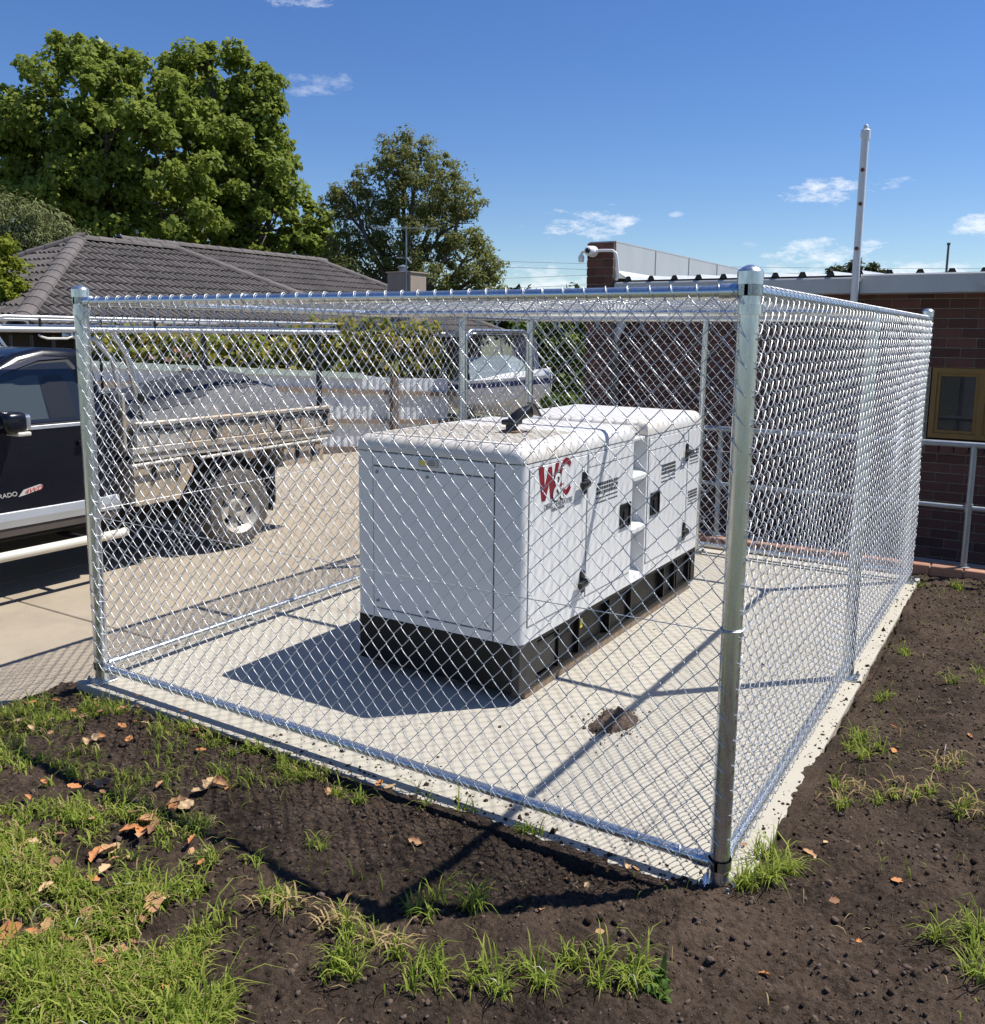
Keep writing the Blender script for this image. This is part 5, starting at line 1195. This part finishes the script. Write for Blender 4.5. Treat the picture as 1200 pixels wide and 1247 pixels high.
for px_, py_, r, n, hsc, lab in TUFTS:
    n = int(n * (1.4 if hsc >= 1.2 else .95))
    c = gpos(px_, py_); sx = gpos(px_ + r, py_) - c; sy = gpos(px_, py_ + r * .55) - c
    weed = 'weed' in lab
    nc = max(2, n // 22); ca = rng.uniform(0, 6.28, nc); cq = rng.random(nc) ** .5
    i = rng.integers(0, nc, n); gx2 = c.x + sx.x * cq[i] * np.cos(ca[i]) + sy.x * cq[i] * np.sin(ca[i]) + rng.normal(0, .014, n); gy2 = c.y + sx.y * cq[i] * np.cos(ca[i]) + sy.y * cq[i] * np.sin(ca[i]) + rng.normal(0, .014, n)
    ok = ~((gx2 < SX1 - .03) & (gy2 > SY0 + .05)); gx2, gy2 = gx2[ok], gy2[ok]; n = len(gx2)
    zz = np.where((gx2 < SX1) & (gy2 > SY0), 0.0, soil_surface(gx2, gy2)) - .004
    V, Q = blades(np.column_stack([gx2, gy2, zz]), (rng.gamma(4, .0165, n) + .02) * hsc * (.55 if weed else 1), rng.uniform(.0016, .0032, n) * (4 if weed else 1), np.clip(rng.beta(2.2, 1.1, n), .15, .98))
    o = np_mesh('grass_tuft' if not weed else 'weed', V, Q, wide if weed else grassm); tag(o, lab, 'weed' if weed else 'grass tuft', 'grass tufts on the bare soil')
    if 'dry' in lab or 'straw' in lab:
        m = 26; a = rng.uniform(0, 6.28, m); q = rng.random(m) ** .5
        bx = c.x + sx.x * q * np.cos(a) + sy.x * q * np.sin(a); by = c.y + sx.y * q * np.cos(a) + sy.y * q * np.sin(a)
        V, Q = blades(np.column_stack([bx, by, soil_surface(bx, by) + .008]), rng.uniform(.05, .12, m), rng.uniform(.002, .004, m), rng.uniform(.85, .97, m)); np_mesh('dry_blades', V, Q, straw, o)
m_ = 420; bx = rng.uniform(-3.2, 1.5, m_); by = rng.uniform(-2.2, 4.9, m_); ok = ~((bx < SX1 + .02) & (by > SY0 - .02)); bx = bx[ok]; by = by[ok]; m_ = len(bx)
V, Q = blades(np.column_stack([bx, by, soil_surface(bx, by) + .008]), rng.uniform(.02, .075, m_), rng.uniform(.0009, .0022, m_), rng.uniform(.9, .98, m_)); tag(np_mesh('straw_bits', V, Q, straw), kind='stuff')
# fallen leaves: each a curled sheet with a midrib fold
dryc = [mat('dry_leaf_tan', (.42, .23, .11), .8, var=.15, vscale=30), mat('dry_leaf_orange', (.45, .19, .065), .8, var=.15, vscale=30), mat('dry_leaf_brown', (.22, .11, .055), .85, var=.2, vscale=30), mat('dry_leaf_pale', (.50, .34, .18), .8, var=.12, vscale=30)]
LM = []
for k in range(8):
    nl, nw = 9, 7; V = []; curl = random.uniform(.5, 1.6); bend = random.uniform(-.8, 1.2)
    for i in range(nl):
        t_ = i / (nl - 1); hw = .30 * math.sin(math.pi * (t_ * .94 + .03)) ** .75 * (1 + .22 * math.sin(t_ * 17 + k))
        for j in range(nw):
            s_ = j / (nw - 1) * 2 - 1; ang_ = s_ * curl
            V.append((hw * math.sin(ang_) / max(curl, .5) * 1.2, t_ - .5, hw * (1 - math.cos(ang_)) * .9 + .16 * bend * (t_ - .5) ** 2 + .05 * abs(s_) * hw * math.sin(t_ * 20 + k)))
    LM.append([one_mesh(MB().add(V, [(i * nw + j, i * nw + j + 1, (i + 1) * nw + j + 1, (i + 1) * nw + j) for i in range(nl - 1) for j in range(nw - 1)]), 'dry_leaf', m_) for m_ in dryc])
LEAVES = [(182, 1035, .085, 0), (172, 1045, .08, 1), (190, 1045, .07, 2), (160, 1046, .075, 1), (217, 1008, .085, 0), (228, 1012, .07, 3), (212, 1018, .06, 1), (258, 985, .10, 3), (268, 980, .09, 0), (245, 990, .08, 3), (280, 990, .05, 1), (132, 1076, .085, 0), (120, 1082, .07, 1), (142, 1070, .06, 3), (10, 1185, .10, 1), (4, 1200, .06, 0), (190, 1147, .085, 0), (178, 1160, .06, 2), (200, 1140, .05, 3), (116, 1112, .055, 1), (36, 1003, .04, 1), (32, 1070, .045, 0), (400, 968, .055, 0), (412, 962, .05, 3), (290, 1062, .04, 1), (236, 1065, .04, 1), (247, 1095, .035, 1), (108, 1150, .05, 0), (475, 968, .055, 3), (462, 963, .04, 1), (506, 1043, .06, 0), (512, 1046, .05, 3), (118, 925, .05, 3), (125, 885, .05, 2), (100, 890, .04, 0), (150, 900, .045, 1), (40, 905, .05, 3), (20, 895, .045, 0), (178, 893, .045, 3), (90, 875, .045, 1), (150, 875, .06, 0), (118, 870, .05, 1), (240, 900, .04, 1), (765, 1063, .05, 3), (775, 1068, .045, 0), (715, 1090, .035, 3), (690, 1080, .03, 1), (862, 1100, .045, 3), (985, 1045, .05, 0), (992, 1048, .045, 3), (1092, 1085, .045, 1), (1088, 921, .045, 1), (1088, 890, .03, 1), (930, 1208, .035, 1), (1005, 1033, .025, 3), (1045, 1165, .03, 1), (660, 1130, .03, 0), (905, 1040, .03, 1), (205, 1245, .05, 1), (150, 1205, .045, 0), (60, 1165, .05, 0), (85, 1185, .045, 2), (60, 1130, .05, 3), (1180, 910, .03, 1), (1015, 1112, .04, 2), (730, 1155, .03, 0)]
for _ in range(46):
    LEAVES.append((random.uniform(0, 255), random.choice([random.uniform(855, 930), random.uniform(960, 1240), random.uniform(960, 1100)]), random.uniform(.025, .06), random.choice([0, 0, 1, 1, 3, 2])))
for px_, py_, sz, ci in LEAVES:
    c = gpos(px_, py_); o = bpy.data.objects.new('dry_leaf', random.choice(LM)[ci]); COL.objects.link(o)
    z = float(soil_surface(c.x, c.y)); onlawn = px_ < 310
    if c.x < SX1 and c.y > SY0: z = .0
    o.location = (c.x, c.y, z + (.028 if onlawn else .006)); o.scale = (sz,) * 3; o.rotation_euler = (random.uniform(-.4, .4), random.uniform(-.4, .4), random.uniform(0, 6.28))
    cn = ('tan', 'orange', 'dark brown', 'pale')[ci]; szn = 'large' if sz > .07 else ('small' if sz < .046 else 'medium')
    if onlawn: where = 'near the left end of the slab' if py_ < 940 else ('in the upper lawn patch' if py_ < 1060 else ('in the middle of the lawn' if py_ < 1125 else 'in the lawn at the lower left corner'))
    else: where = 'on the soil right of the cage' if px_ > 860 and py_ < 1075 else ('on the soil along the front slab edge' if py_ < 1075 else 'on the bare soil at the bottom')
    tag(o, f'{szn} {cn} curled dry leaf lying {where}', 'dry leaf', 'dry leaves in the lawn' if onlawn else 'dry leaves on the bare soil')
